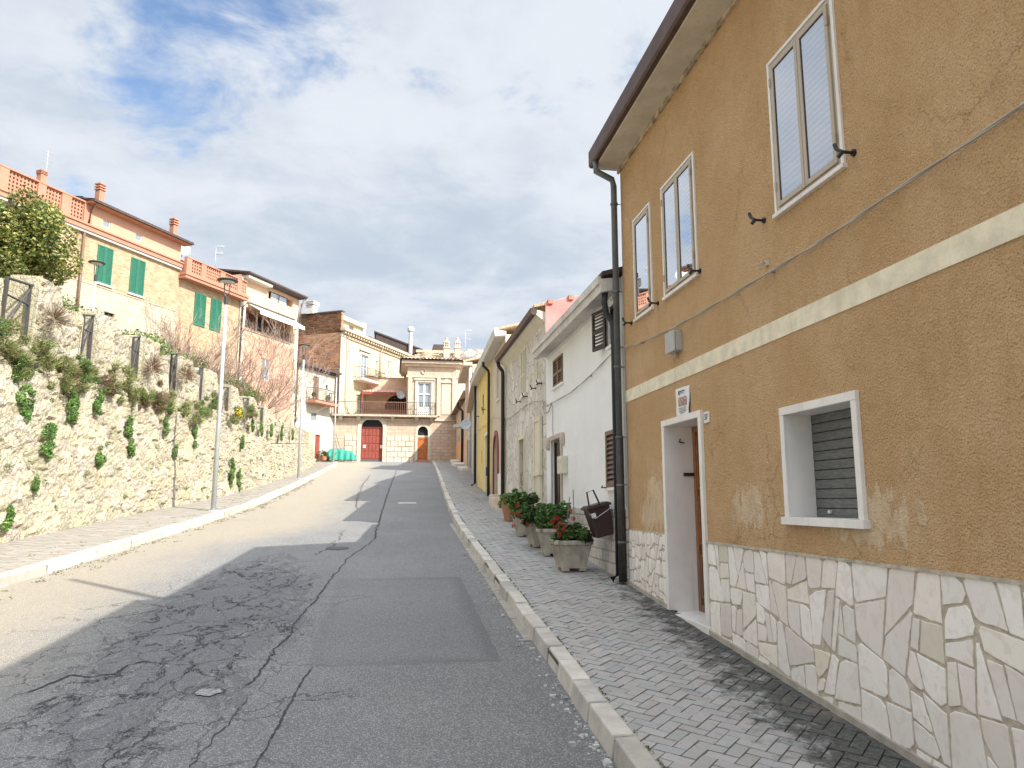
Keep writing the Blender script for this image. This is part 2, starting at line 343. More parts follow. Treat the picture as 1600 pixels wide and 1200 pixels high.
def b_wood(t, p, I):
    o = t.obj(); g = t.noise(t.scale(o, (1, 9, .6)), 9, 6, .65, 1.5); x, y, z = t.sep(o)
    c = t.mix(t.ramp(g, .3, .7), (.21, .075, .022), (.36, .155, .05)); c = t.mix(t.ramp(t.m('ADD', z, g), 1.45, 1.9, .6, 0), c, (.16, .11, .07))
    t.put(I['Base Color'], c); I['Roughness'].default_value = .45; t.put(I['Normal'], t.bump(g, .2, .004))
WOOD = mat('varnished_wood', b_wood)
def b_roll(t, p, I):
    o = t.obj(); n = t.noise(t.scale(o, (1, 1, 6)), 14, 6, .7)
    c = t.mix(t.ramp(n, .35, .7), (.11, .115, .11), (.20, .20, .185)); t.put(I['Base Color'], c); I['Roughness'].default_value = .5
    t.put(I['Normal'], t.bump(n, .15, .004))
ROLL = mat('roller_slats', b_roll)

def b_glass(t, p, I):
    gl = t.node('ShaderNodeBsdfGlossy'); gl.inputs['Roughness'].default_value = .015; t.put(gl.inputs[0], (.92, .95, 1))
    tr = t.node('ShaderNodeBsdfTransparent'); lw = t.node('ShaderNodeFresnel'); lw.inputs[0].default_value = 1.55
    ms = t.node('ShaderNodeMixShader'); t.put(ms.inputs[0], t.m('ADD', t.m('MULTIPLY', lw.outputs[0], 2.2), .34, clamp=True))
    t.l.new(tr.outputs[0], ms.inputs[1]); t.l.new(gl.outputs[0], ms.inputs[2]); t.l.new(ms.outputs[0], t.n['Material Output'].inputs[0])
GLASS = mat('window_glass', b_glass)
FARGLASS = mat('far_glass', lambda t, p, I: (t.put(I['Base Color'], (.22, .26, .28)), setattr(I['Roughness'], 'default_value', .08)))
SLATW = plain('white_blind', (.62, .62, .62), .6, .04)

# ------------------------------------------------------------ geometry helpers
class Fr:
    """facade frame: s runs along the facade, d points out of it, z up"""
    def __init__(s, P, heading, side):
        a = R(heading); s.P = Vector((P[0], P[1], 0)); s.D = Vector((math.sin(a), math.cos(a), 0)); s.O = Vector((math.cos(a), -math.sin(a), 0)) * side
    def __call__(s, u, d, z): return s.P + s.D * u + s.O * d + Vector((0, 0, z))
WORLD = lambda x, y, z: Vector((x, y, z))

class MB:
    def __init__(s): s.v = []; s.f = []; s.c = []; s.col = (1, 1, 1); s.hascol = False
    def add(s, vs, fs, col=None):
        b = len(s.v); s.v += [tuple(q) for q in vs]; s.f += [tuple(b + i for i in f) for f in fs]
        if col is not None: s.hascol = True
        s.c += [col or s.col] * len(vs); return s
    def box(s, fr, a, b, c, d, e, f, col=None):
        P = [fr(x, y, z) for z in (e, f) for y in (c, d) for x in (a, b)]
        return s.add(P, [(0, 2, 3, 1), (4, 5, 7, 6), (0, 1, 5, 4), (2, 6, 7, 3), (0, 4, 6, 2), (1, 3, 7, 5)], col)
    def hexa(s, P, col=None):
        return s.add(P, [(0, 2, 3, 1), (4, 5, 7, 6), (0, 1, 5, 4), (2, 6, 7, 3), (0, 4, 6, 2), (1, 3, 7, 5)], col)
    def quad(s, a, b, c, d, col=None): return s.add([a, b, c, d], [(0, 1, 2, 3)], col)
    def tube(s, pts, r, n=8, r2=None, cap=True, col=None):
        pts = [Vector(p) for p in pts]; r2 = r if r2 is None else r2; N = len(pts); vs = []
        up = Vector((0, 0, 1))
        for i, p in enumerate(pts):
            t = (pts[min(i + 1, N - 1)] - pts[max(i - 1, 0)]).normalized()
            a = t.cross(up if abs(t.z) < .95 else Vector((1, 0, 0))).normalized(); b = t.cross(a)
            rr = r + (r2 - r) * i / max(1, N - 1)
            vs += [p + (a * math.cos(2 * math.pi * k / n) + b * math.sin(2 * math.pi * k / n)) * rr for k in range(n)]
        fs = [(i * n + k, i * n + (k + 1) % n, (i + 1) * n + (k + 1) % n, (i + 1) * n + k) for i in range(N - 1) for k in range(n)]
        if cap: fs += [tuple(range(n))[::-1], tuple((N - 1) * n + k for k in range(n))]
        return s.add(vs, fs, col)
    def lathe(s, c, prof, n=20, col=None):
        c = Vector(c); vs = [c + Vector((r * math.cos(2 * math.pi * k / n), r * math.sin(2 * math.pi * k / n), z)) for r, z in prof for k in range(n)]
        fs = [(i * n + k, i * n + (k + 1) % n, (i + 1) * n + (k + 1) % n, (i + 1) * n + k) for i in range(len(prof) - 1) for k in range(n)]
        fs += [tuple(range(n))[::-1], tuple((len(prof) - 1) * n + k for k in range(n))]
        return s.add(vs, fs, col)
    def prism(s, poly, off, col=None):
        """poly: list of Vectors, off: extrusion vector"""
        n = len(poly); off = Vector(off); vs = list(poly) + [p + off for p in poly]
        return s.add(vs, [tuple(range(n))[::-1], tuple(range(n, 2 * n))] + [(k, (k + 1) % n, n + (k + 1) % n, n + k) for k in range(n)], col)
    def build(s, name, m, parent=None, smooth=False, origin=None, recalc=True, bevel=0):
        me = bpy.data.meshes.new(name)
        off = Vector((0, 0, 0)); q = parent
        while q is not None: off += q.location; q = q.parent
        loc = Vector((0, 0, 0))
        if parent is None:
            if origin is None:
                A = np.array(s.v); mn = A.min(0); mx = A.max(0); origin = ((mn[0] + mx[0]) / 2, (mn[1] + mx[1]) / 2, mn[2])
            loc = Vector(origin); off = loc
        me.from_pydata([(p[0] - off.x, p[1] - off.y, p[2] - off.z) for p in s.v], [], s.f)
        if True:
            at = me.color_attributes.new('Col', 'FLOAT_COLOR', 'POINT')
            at.data.foreach_set('color', np.array([(c[0], c[1], c[2], 1) for c in s.c], 'f').ravel())
        if recalc:
            bm = bmesh.new(); bm.from_mesh(me); bmesh.ops.recalc_face_normals(bm, faces=bm.faces); bm.to_mesh(me); bm.free()
        me.materials.append(m)
        if smooth: me.polygons.foreach_set('use_smooth', [True] * len(me.polygons))
        o = bpy.data.objects.new(name, me); S.collection.objects.link(o); o.location = loc; o.parent = parent
        if bevel:
            b = o.modifiers.new('bevel', 'BEVEL'); b.width = bevel; b.segments = 2; b.limit_method = 'ANGLE'
        return o

def tag(o, label=None, cat=None, group=None, kind=None):
    for k, v in (('label', label), ('category', cat), ('group', group), ('kind', kind)):
        if v: o[k] = v
    return o
def empty(name, loc, label, cat, group=None):
    o = bpy.data.objects.new(name, None); S.collection.objects.link(o); o.location = loc; o.empty_display_size = .2
    return tag(o, label, cat, group)
def copy_tree(o, parent=None):
    c = o.copy(); S.collection.objects.link(c); c.parent = parent
    for ch in list(o.children): copy_tree(ch, c)
    return c
def structure(o): return tag(o, kind='structure')
def one(fn, *a):
    m = MB(); getattr(m, fn)(*a); return m

def front(m, fr, s0, s1, z0, z1, ops, rev=.15, d=0.):
    """wall face with rectangular openings and their reveals"""
    xs = sorted({s0, s1} | {q for o in ops for q in o[:2]}); zs = sorted({z0, z1} | {q for o in ops for q in o[2:4]})
    for i in range(len(xs) - 1):
        for j in range(len(zs) - 1):
            cx = (xs[i] + xs[i + 1]) / 2; cz = (zs[j] + zs[j + 1]) / 2
            if any(o[0] < cx < o[1] and o[2] < cz < o[3] for o in ops): continue
            m.quad(fr(xs[i], d, zs[j]), fr(xs[i + 1], d, zs[j]), fr(xs[i + 1], d, zs[j + 1]), fr(xs[i], d, zs[j + 1]))
    for a, b, e, f in [o[:4] for o in ops]:
        D = d - rev
        for (p, q) in (((a, e), (b, e)), ((b, e), (b, f)), ((b, f), (a, f)), ((a, f), (a, e))):
            m.quad(fr(p[0], d, p[1]), fr(q[0], d, q[1]), fr(q[0], D, q[1]), fr(p[0], D, p[1]))
    return m
def shell(m, fr, s0, s1, z0, z1, depth, zback=None):
    zb = z1 if zback is None else zback
    m.quad(fr(s0, 0, z0), fr(s0, -depth, z0), fr(s0, -depth, zb), fr(s0, 0, z1))
    m.quad(fr(s1, 0, z0), fr(s1, -depth, z0), fr(s1, -depth, zb), fr(s1, 0, z1))
    m.quad(fr(s0, -depth, z0), fr(s1, -depth, z0), fr(s1, -depth, zb), fr(s0, -depth, zb))
    return m.quad(fr(s0, 0, z1), fr(s1, 0, z1), fr(s1, -depth, zb), fr(s0, -depth, zb))
def arch_fill(m, fr, s0, s1, zs, zt, d=0., rev=.15, n=12):
    """spandrels that turn the top of a rectangular opening into an arch"""
    c = (s0 + s1) / 2; r = (s1 - s0) / 2; P = [(c - r * math.cos(math.pi * k / n), zs + (zt - zs) * math.sin(math.pi * k / n)) for k in range(n + 1)]
    for k in range(n):
        a, b = P[k], P[k + 1]
        m.quad(fr(a[0], d, a[1]), fr(b[0], d, b[1]), fr(b[0], d, zt + .001), fr(a[0], d, zt + .001))
        m.quad(fr(a[0], d, a[1]), fr(b[0], d, b[1]), fr(b[0], d - rev, b[1]), fr(a[0], d - rev, a[1]))
    return m
def arch_band(fr, s0, s1, zb, zs, zt, w, d0, d1, n=12):
    """moulded surround of an arched opening"""
    m = MB(); c = (s0 + s1) / 2; r = (s1 - s0) / 2
    inn = [(s0, zb)] + [(c - r * math.cos(math.pi * k / n), zs + (zt - zs) * math.sin(math.pi * k / n)) for k in range(n + 1)] + [(s1, zb)]
    out = [(s0 - w, zb)] + [(c - (r + w) * math.cos(math.pi * k / n), zs + (zt - zs + w) * math.sin(math.pi * k / n)) for k in range(n + 1)] + [(s1 + w, zb)]
    for k in range(len(inn) - 1):
        a, b, e, f = inn[k], inn[k + 1], out[k], out[k + 1]
        m.hexa([fr(*q) for q in ((a[0], d0, a[1]), (b[0], d0, b[1]), (e[0], d0, e[1]), (f[0], d0, f[1]), (a[0], d1, a[1]), (b[0], d1, b[1]), (e[0], d1, e[1]), (f[0], d1, f[1]))])
    return m
def frame(m, fr, a, b, e, f, w, d0, d1, bottom=True):
    m.box(fr, a, a + w, d0, d1, e, f); m.box(fr, b - w, b, d0, d1, e, f); m.box(fr, a + w, b - w, d0, d1, f - w, f)
    if bottom: m.box(fr, a + w, b - w, d0, d1, e, e + w)
    return m
def slats(m, fr, a, b, e, f, d, pitch=.05, depth=.03, tilt=.6):
    n = max(2, int((f - e) / pitch)); p = (f - e) / n
    for k in range(n):
        z = e + k * p
        m.hexa([fr(a, d - depth, z + p * tilt), fr(b, d - depth, z + p * tilt), fr(a, d, z), fr(b, d, z), fr(a, d - depth, z + p * tilt + .008), fr(b, d - depth, z + p * tilt + .008), fr(a, d, z + .008), fr(b, d, z + .008)])
    return m
def shutter(parent, fr, a, b, e, f, d, m_, pitch=.05, w=.05, leaves=2, mid=True, name='shutter'):
    for k in range(leaves):
        x0 = a + (b - a) * k / leaves + .004; x1 = a + (b - a) * (k + 1) / leaves - .004
        q = frame(MB(), fr, x0, x1, e, f, w, d, d + .035)
        if mid: q.box(fr, x0 + w, x1 - w, d, d + .035, e + (f - e) * .42, e + (f - e) * .42 + w)
        q.box(fr, x0 + w * .5, x1 - w * .5, d + .001, d + .006, e + w * .5, f - w * .5)
        o = q.build(name, m_, parent)
        slats(MB(), fr, x0 + w, x1 - w, e + w, f - w, d + .032, pitch, .024).build('slats', m_, o)
def glazed(parent, fr, a, b, e, f, d, fm, leaves=2, w=.05, glass=None, mull=0, name='window', blind=None):
    q = frame(MB(), fr, a, b, e, f, w, d - .04, d)
    for k in range(1, leaves):
        x = a + (b - a) * k / leaves; q.box(fr, x - w * .6, x + w * .6, d - .04, d + .004, e + w, f - w)
    for k in range(mull): z = e + (f - e) * (k + 1) / (mull + 1); q.box(fr, a + w, b - w, d - .03, d - .004, z - .015, z + .015)
    o = q.build(name, fm, parent)
    one('quad', fr(a + w * .5, d - .02, e + w * .5), fr(b - w * .5, d - .02, e + w * .5), fr(b - w * .5, d - .02, f - w * .5), fr(a + w * .5, d - .02, f - w * .5)).build('pane', glass or FARGLASS, o, recalc=False)
    return o
def railing(m, pts, h, sp=.12, r=.01, rr=.018):
    pts = [Vector(p) for p in pts]
    for a, b in zip(pts, pts[1:]):
        L = (b - a).length; n = max(1, int(L / sp)); up = Vector((0, 0, h))
        m.tube([a + up, b + up], rr, 5); m.tube([a + Vector((0, 0, .06)), b + Vector((0, 0, .06))], rr * .7, 4)
        for k in range(n + 1): p = a.lerp(b, k / n); m.tube([p, p + up], r, 4, cap=False)
    return m
def chimney(fr, s, d, z0, z1, w, m_, label, group=None, parent=None, slabs=3, name='chimney', capm=None):
    """brick stack with a louvred cap, part of its roof"""
    h = z1 - z0; capm = capm or m_
    q = MB().box(fr, s - w / 2, s + w / 2, d - w / 2, d + w / 2, z0, z1 - h * .34)
    q.box(fr, s - w * .3, s + w * .3, d - w * .3, d + w * .3, z1 - h * .34, z1 - .06)
    zz_ = z1 - h * .34
    for k in range(slabs):
        z = zz_ + (h * .34) * (k + .35) / slabs; q.box(fr, s - w * .62, s + w * .62, d - w * .62, d + w * .62, z, z + h * .34 / slabs * .45)
    o = q.build(name, m_, parent)
    if parent is None: tag(o, label, 'chimney', group)
    return o
def lattice(m, fr, a, b, e, f, d, cell=.16, t=.05, th=.1):
    """pierced brick screen"""
    nx = max(1, round((b - a) / cell)); nz = max(1, round((f - e) / cell))
    for i in range(nx + 1): x = a + (b - a) * i / nx; m.box(fr, x - t / 2, x + t / 2, d - th, d, e, f)
    for j in range(nz + 1): z = e + (f - e) * j / nz; m.box(fr, a, b, d - th + .003, d - .003, z - t / 2, z + t / 2)
    return m
def corr(m, A, B, C_, D_, n, amp=.05, rows=1):
    """barrel tiled slope: eave A-B, ridge D-C"""
    A, B, C_, D_ = map(Vector, (A, B, C_, D_)); nr = (B - A).cross(D_ - A).normalized()
    if nr.z < 0: nr = -nr
    K = n * 6
    for r in range(rows):
        t0 = r / rows; t1 = (r + 1) / rows; vs = []; cs = []
        for t_, lift in ((t0, .05), (t1, .0)):
            for k in range(K + 1):
                u = k / K; p = A.lerp(B, u).lerp(D_.lerp(C_, u), t_); vs.append(p + nr * (amp * abs(math.sin(math.pi * u * n)) + lift))
        base = len(m.v); m.add(vs, [(k, k + 1, K + 2 + k, K + 1 + k) for k in range(K)], (1, 1, 1))
        for k in range(K + 1):
            c = .75 + .5 * mnoise.cell(Vector((int(k / 6) * 1.7, r * 3.1, n)))
            m.c[base + k] = m.c[base + K + 1 + k] = (c, c * .97, c * .94)
    return m

# ------------------------------------------------------------ terrain and street
GZ = lambda Y: min(-.05 + .083 * Y, 4.90)      # pavement level; the road lies 12 cm lower
RZ = lambda Y: min(-.17 + .083 * Y, 4.81)
def interp(tab, y):
    ys = [t[0] for t in tab]
    if y <= ys[0]: i = 0
    elif y >= ys[-1]: i = len(ys) - 2
    else: i = max(k for k in range(len(ys) - 1) if ys[k] <= y)
    a, b = tab[i], tab[i + 1]; u = (y - a[0]) / (b[0] - a[0]); return a[1] + (b[1] - a[1]) * u
KR = [(-12, 1.30), (15, 1.31), (19, 1.42), (24, 1.62), (34, 2.05), (46, 2.56), (60, 3.05)]
KL = [(-12, -6.9), (10, -4.64), (13, -4.28), (16.4, -3.96), (20.2, -3.62), (27, -3.55), (38, -3.60), (50, -3.75), (55, -4.0)]
WL = [(-12, -8.9), (13.2, -6.2), (16.8, -5.8), (19.75, -5.35), (22.6, -5.0), (26.6, -4.72), (38.2, -4.62), (48, -4.95)]
WR = [(-12, 2.95), (19, 2.95), (28, 3.25), (41, 4.3), (47, 4.5), (60, 5.0)]
m = MB(); N = 40
def GH(x, y):
    """earth under and round the street; the hillside rises behind the retaining wall"""
    base = RZ(max(y, -80)) - .08
    return base
xs = [-400, -120, -60, -20, -9, 0, 8, 20, 60, 120, 400]; ys = [-400, -100, -40, -12, 0, 15, 30, 45, 59.9, 70, 120, 400]
vs = [(x, y, (RZ(max(y, -60)) - .1) - (0 if x < 8 else min(9, .05 * (x - 8)))) for y in ys for x in xs]
nx = len(xs); m.add(vs, [(j * nx + i, j * nx + i + 1, (j + 1) * nx + i + 1, (j + 1) * nx + i) for j in range(len(ys) - 1) for i in range(nx - 1)])
structure(m.build('ground', EARTH))
# road: one sheet
m = MB(); Ys = list(np.arange(-12, 60.1, 3.0)); vs = []
for y in Ys:
    l = interp(KL, y) if y < 55 else -9; r = interp(KR, y) + .02 if y < 59 else 9
    for k in range(7): vs.append((l - .02 + (r - l + .02) * k / 6, y, RZ(y)))
m.add(vs, [(j * 7 + i, j * 7 + i + 1, (j + 1) * 7 + i + 1, (j + 1) * 7 + i) for j in range(len(Ys) - 1) for i in range(6)])
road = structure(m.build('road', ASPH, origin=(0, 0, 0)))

def flat_poly(pts, z_up, name, mt, rag=.0, sub=1):
    P = []
    for (a, b) in zip(pts, pts[1:] + pts[:1]):
        for k in range(sub):
            u = k / sub; P.append((a[0] + (b[0] - a[0]) * u + random.uniform(-rag, rag), a[1] + (b[1] - a[1]) * u + random.uniform(-rag, rag) * 1.6))
    mm = MB(); c = (sum(p[0] for p in P) / len(P), sum(p[1] for p in P) / len(P))
    vs = [(c[0], c[1], RZ(c[1]) + z_up)] + [(p[0], p[1], RZ(p[1]) + z_up) for p in P]; n = len(P)
    mm.add(vs, [(0, 1 + k, 1 + (k + 1) % n) for k in range(n)]); return mm.build(name, mt, road, recalc=False)
def crack(pts, w, name='crack', z=.006, rag=.03, mt=None):
    P = []
    for a, b in zip(pts, pts[1:]):
        L = math.dist(a, b); n = max(1, int(L / .035))
        for k in range(n): P.append((a[0] + (b[0] - a[0]) * k / n, a[1] + (b[1] - a[1]) * k / n))
    P.append(pts[-1]); mm = MB(); vs = []
    off = 0
    for i, p in enumerate(P):
        off = off * .7 + random.uniform(-rag, rag); q = P[min(i + 1, len(P) - 1)]; o_ = P[max(0, i - 1)]
        tx, ty = q[0] - o_[0], q[1] - o_[1]; L = math.hypot(tx, ty) or 1; nx_, ny_ = -ty / L, tx / L
        ww = w * random.uniform(.35, 1.5) * min(1, .2 + i * .3, .2 + (len(P) - 1 - i) * .3)
        vs += [(p[0] + nx_ * (off - ww), p[1] + ny_ * (off - ww), RZ(p[1]) + z), (p[0] + nx_ * (off + ww), p[1] + ny_ * (off + ww), RZ(p[1]) + z)]
    mm.add(vs, [(2 * k, 2 * k + 1, 2 * k + 3, 2 * k + 2) for k in range(len(P) - 1)]); return mm.build(name, mt or CRACK, road, recalc=False)
crack([(.2, 43.99), (-.14, 27.54), (-.23, 21.05), (-.31, 15.33), (-.31, 14.1)], .012, rag=.02)
crack([(-.31, 14.1), (-.65, 11.99), (-.75, 10.73), (-.79, 9.96), (-.84, 9.26), (-.89, 8.45), (-.93, 7.9), (-.95, 7.42), (-1.0, 6.9), (-1.0, 6.46), (-1.03, 6.14), (-1.09, 6.05)], .008, rag=.016)
crack([(-.6, 6.46), (-.65, 6.1), (-.67, 5.62), (-.7, 5.11), (-.73, 4.5), (-.8, 3.6)], .007, rag=.008)
crack([(-.6, 6.455), (.1, 6.42), (.8, 6.38)], .002, rag=.006)
crack([(-2.64, 6.01), (-2.55, 6.11), (-2.5, 6.24), (-2.44, 6.46), (-2.27, 6.4), (-2.11, 6.47), (-2.09, 6.67), (-2.0, 6.75), (-1.85, 6.7)], .011, rag=.012)
crack([(-2.12, 7.57), (-1.91, 7.68), (-1.84, 7.87), (-1.62, 7.92), (-1.34, 7.92)], .007, rag=.012)
crack([(-1.52, 4.5), (-1.53, 4.89), (-1.49, 5.16), (-1.46, 5.37)], .005); crack([(-1.1, 4.4), (-1.06, 5.01), (-1.01, 5.31), (-1.01, 5.6), (-1.0, 5.79)], .004, rag=.014)
crack([(-2.5, 5.0), (-2.33, 5.53), (-2.26, 5.81), (-2.12, 5.99)], .003, rag=.012); crack([(-1.9, 7.2), (-1.6, 7.35), (-1.3, 7.1)], .005, rag=.012); crack([(-1.75, 8.6), (-1.5, 9.3), (-1.25, 9.9), (-1.2, 10.6)], .006, rag=.014)
crack([(-2.4, 8.3), (-2.0, 8.9), (-1.7, 9.0)], .005, rag=.012); crack([(-.95, 20), (-1.1, 24), (-1.2, 30), (-1.15, 38)], .010); crack([(-1.2, 12.3), (-1.0, 13.4), (-.95, 15.5)], .008)
crack([(-4.1, 17), (-3.0, 17.6), (-2.6, 17.7)], .012, rag=.05); crack([(-.3, 38.5), (1, 38.7), (2.1, 38.9)], .02)
flat_poly([(.16, 22.09), (.68, 22.09), (.68, 21.6), (.16, 21.6)], .006, 'drain_cover', plain('pale_concrete', (.40, .39, .37)), .004, 2)
flat_poly([(-.9 + .19 * math.cos(a), 13.02 + .19 * math.sin(a)) for a in np.linspace(0, 6.0, 18)], .008, 'manhole_cover', DARKM)
flat_poly([(-1.29 + .09 * math.cos(a), 5.92 + .08 * math.sin(a)) for a in np.linspace(0, 5.8, 9)], .009, 'chipped_stone', plain('pale_chip', (.24, .235, .23), .9, .5, 40), .012, 2)

def pavement(name, x0f, x1f, y0, y1, herring=True, bw=.18, bh=.09, tone=(.37, .358, .347), dirt=JOINT):
    mj = MB(); Ys = np.arange(y0, y1 + .01, 1.5); vs = []
    for y in Ys: vs += [(x0f(y), y, GZ(y) - .018), (x1f(y), y, GZ(y) - .018)]
    mj.add(vs, [(2 * k, 2 * k + 1, 2 * k + 3, 2 * k + 2) for k in range(len(Ys) - 1)])
    base = structure(mj.build(name, dirt, origin=(0, 0, 0), recalc=False))
    m = MB(); g = .009
    def put(cx, cy, ang, L, Wd):
        if not (x0f(cy) + .02 < cx < x1f(cy) - .0 and y0 < cy < y1): return
        c, s_ = math.cos(ang), math.sin(ang); dz = random.gauss(0, .0018); t1 = random.gauss(0, .012); t2 = random.gauss(0, .012)
        q = random.uniform(.90, 1.07); col = (tone[0] * q * random.uniform(.97, 1.05), tone[1] * q, tone[2] * q * random.uniform(.95, 1.02))
        P = []
        for zt in (-.03, 0):
            for v in (-Wd / 2 + g / 2, Wd / 2 - g / 2):
                for u in (-L / 2 + g / 2, L / 2 - g / 2):
                    X = cx + u * c - v * s_; Y = cy + u * s_ + v * c; P.append((X, Y, GZ(Y) + zt + dz + (u * t1 + v * t2 if zt == 0 else 0)))
        b = len(m.v); m.add(P, [(4, 5, 7, 6), (0, 1, 5, 4), (2, 6, 7, 3), (0, 4, 6, 2), (1, 3, 7, 5)], col)
    if herring:
        # 2:1 herringbone laid on the diagonal
        a45 = R(45); w = bh; n = int((y1 - y0) / w) + 40
        cx0 = (x0f(y0) + x1f(y0)) / 2
        for i in range(-n, n):
            for j in range(-n, n):
                u = (i + 0) * w; v = (j + 0) * w
                k = (i - j) % 4   # cell colouring of the herringbone lattice
                if k == 0: cu, cv, an = u + w, v + w / 2, a45
                elif k == 2: cu, cv, an = u + w / 2, v, a45 + R(90)
                else: continue
                X = cx0 + (cu * math.cos(a45) - cv * math.sin(a45)); Y = y0 + (cu * math.sin(a45) + cv * math.cos(a45))
                if Y < y0 or Y > y1: continue
                put(X, Y, an, 2 * w, w)
    else:
        y = y0; r = 0
        while y < y1:
            x = x0f(y) - (bw / 2 if r % 2 else 0)
            while x < x1f(y): put(x + bw / 2, y, 0, bw, bh); x += bw
            y += bh; r += 1
    m.build('paver', PAVER, base, recalc=False)['kind'] = 'stuff'
    return base
KW = .155
pavement('pavement_right', lambda y: interp(KR, y) + KW - .04, lambda y: interp(WR, y) + (.02 if y < 19 else .35), -2, 60.0)
pavement('pavement_left', lambda y: interp(WL, y) - .15 if y < 48 else interp(KL, min(y, 55)) - 1.6, lambda y: interp(KL, min(y, 55)) - KW + .03, 2, 55, herring=False, bw=.2, bh=.11, tone=(.28, .255, .22), dirt=plain('pale_joint', (.22, .20, .16), .95, .3, 9, .4))

def kerb(name, tab, side, y0, y1, lens, w=KW, top=.012, lab=None):
    m = MB(); y = y0
    while y < y1:
        L = random.uniform(*lens); ya, yb = y + .017, min(y + L, y1) - .017; q = random.uniform(.72, 1.12); j = random.uniform(-.012, .012); dz = random.uniform(-.006, .006)
        P = []
        for k, z in ((0, -.16), (1, 0)):
            for a in (0, 1):
                for yy in (ya, yb):
                    x = interp(tab, yy) + side * (a * w + j + (.02 if (k and a == 0) else 0)); P.append((x, yy, GZ(yy) + (top + dz if k else z)))
        m.hexa(P, (q, q * random.uniform(.97, 1), q * random.uniform(.93, .99))); y += L
    k_ = structure(m.build(name, KERB, origin=(0, 0, 0), bevel=.012)); c = MB(); Y_ = list(np.arange(y0, y1 + .1, 1.0))
    for a, b in zip(Y_, Y_[1:]): c.hexa([(interp(tab, yy) + side * (w_ * w), yy, GZ(yy) + z) for z in (-.16, -.012) for w_ in (.16, 1.0) for yy in (a, b)])
    c.build('bedding', JOINT, k_); return k_
kerb('kerb_right', KR, 1, -3, 60, (.40, .62)); kerb('kerb_left', KL, -1, 0, 55, (.9, 1.4), w=.2)
m = MB(); y = 7.0
while y < 16:
    L = random.uniform(.5, .9); q = random.uniform(.8, 1)
    x1_ = 1.325 + (.0); m.hexa([(x - (.0), yy, RZ(yy) + z) for z in (-.02, .014) for yy in (y + .015, y + L - .015) for x in (x1_ - .085, x1_)], (q * .62, q * .60, q * .55)); y += L
structure(m.build('gutter_strip', KERB, origin=(0, 0, 0), bevel=.006))

# ------------------------------------------------------------ foliage helpers
def leaves(m, centers, radii, n, size, cols, droop=0., squash=1.):
    """leaf sized faces spread through clumps; colours vary leaf by leaf"""
    C = np.array(centers); Rr = np.array(radii, float)
    if Rr.ndim == 1: Rr = np.repeat(Rr[:, None], 3, 1)
    pr = Rr.prod(1) ** (2 / 3); pr /= pr.sum(); idx = rng.choice(len(C), n, p=pr)
    d = rng.normal(size=(n, 3)); d /= np.linalg.norm(d, axis=1)[:, None]; r = rng.uniform(.45, 1.0, n) ** .6
    P = C[idx] + d * Rr[idx] * r[:, None]
    a = rng.normal(size=(n, 3)); a /= np.linalg.norm(a, axis=1)[:, None]; a[:, 2] *= .6
    b = np.cross(a, d + rng.normal(size=(n, 3)) * .5); b /= np.linalg.norm(b, axis=1)[:, None] + 1e-9
    s_ = size * rng.uniform(.6, 1.4, n); a *= s_[:, None]; b *= (s_ * .5)[:, None]
    V = np.stack([P - a, P + b * 1., P + a, P - b * 1.], 1).reshape(-1, 3)
    base = len(m.v); cols = np.array(cols)
    cc = cols[rng.integers(0, len(cols), n)] * rng.uniform(.75, 1.25, (n, 1)) * (np.array([.75, 1.0, 1.2])[idx % 3])[:, None]
    m.v += [tuple(p) for p in V]; m.c += [tuple(c) for c in np.repeat(cc, 4, 0)]; m.hascol = True
    m.f += [(base + 4 * k, base + 4 * k + 1, base + 4 * k + 2, base + 4 * k + 3) for k in range(n)]
    return m
def sprigs(m, c, r, n, L, cols, up=(0, 0, 1), w=.006):
    """upright thin stems: rough grassy shrubs"""
    c = Vector(c)
    for k in range(n):
        d = Vector((random.gauss(0, 1), random.gauss(0, 1), random.gauss(0, 1))).normalized()
        p = c + Vector((d.x * r[0], d.y * r[1], d.z * r[2])) * random.uniform(.1, .8); t = (d * .9 + Vector(up) * random.uniform(.3, 1.3)).normalized() * L * random.uniform(.5, 1.2)
        s_ = t.cross(Vector((random.random(), random.random(), .3))).normalized() * w; col = tuple(q * random.uniform(.7, 1.3) for q in random.choice(cols))
        m.add([p - s_, p + s_, p + t * .6 + s_ * .8, p + t, p + t * .6 - s_ * .8], [(0, 1, 2, 3, 4)], col)
    return m
G_IVY = [(.10, .23, .045), (.17, .32, .065), (.08, .17, .04)]
G_OLIVE = [(.22, .25, .08), (.30, .32, .11), (.15, .18, .06), (.36, .34, .16)]
G_DARK = [(.03, .075, .018), (.05, .11, .02), (.09, .14, .03)]
G_TREE = [(.08, .12, .03), (.16, .20, .05), (.25, .26, .07), (.36, .33, .10)]
G_DRY = [(.24, .15, .10), (.19, .12, .08), (.28, .20, .12)]

# ------------------------------------------------------------ retaining wall
def cellular(u, v, s):
    """stones: distance to first and second seed, id"""
    U = u / s; V = v / (s * .72); iu = np.floor(U).astype(int); iv = np.floor(V).astype(int); F1 = np.full(U.shape, 9.); F2 = np.full(U.shape, 9.); ID = np.zeros(U.shape)
    for a in (-1, 0, 1):
        for b in (-1, 0, 1):
            cu, cv = iu + a, iv + b; h = np.sin(cu * 127.1 + cv * 311.7) * 43758.5453; h1 = h - np.floor(h); h = np.sin(cu * 269.5 + cv * 183.3) * 43758.5453; h2 = h - np.floor(h)
            d = np.hypot(U - cu - .12 - .76 * h1, V - cv - .12 - .76 * h2); new = d < F1; F2 = np.where(new, F1, np.minimum(F2, d)); F1 = np.where(new, d, F1); ID = np.where(new, h1 * 7 + h2 * 13, ID)
    return F1, F2, ID - np.floor(ID)
blocks = []   # (y0, y1, top)
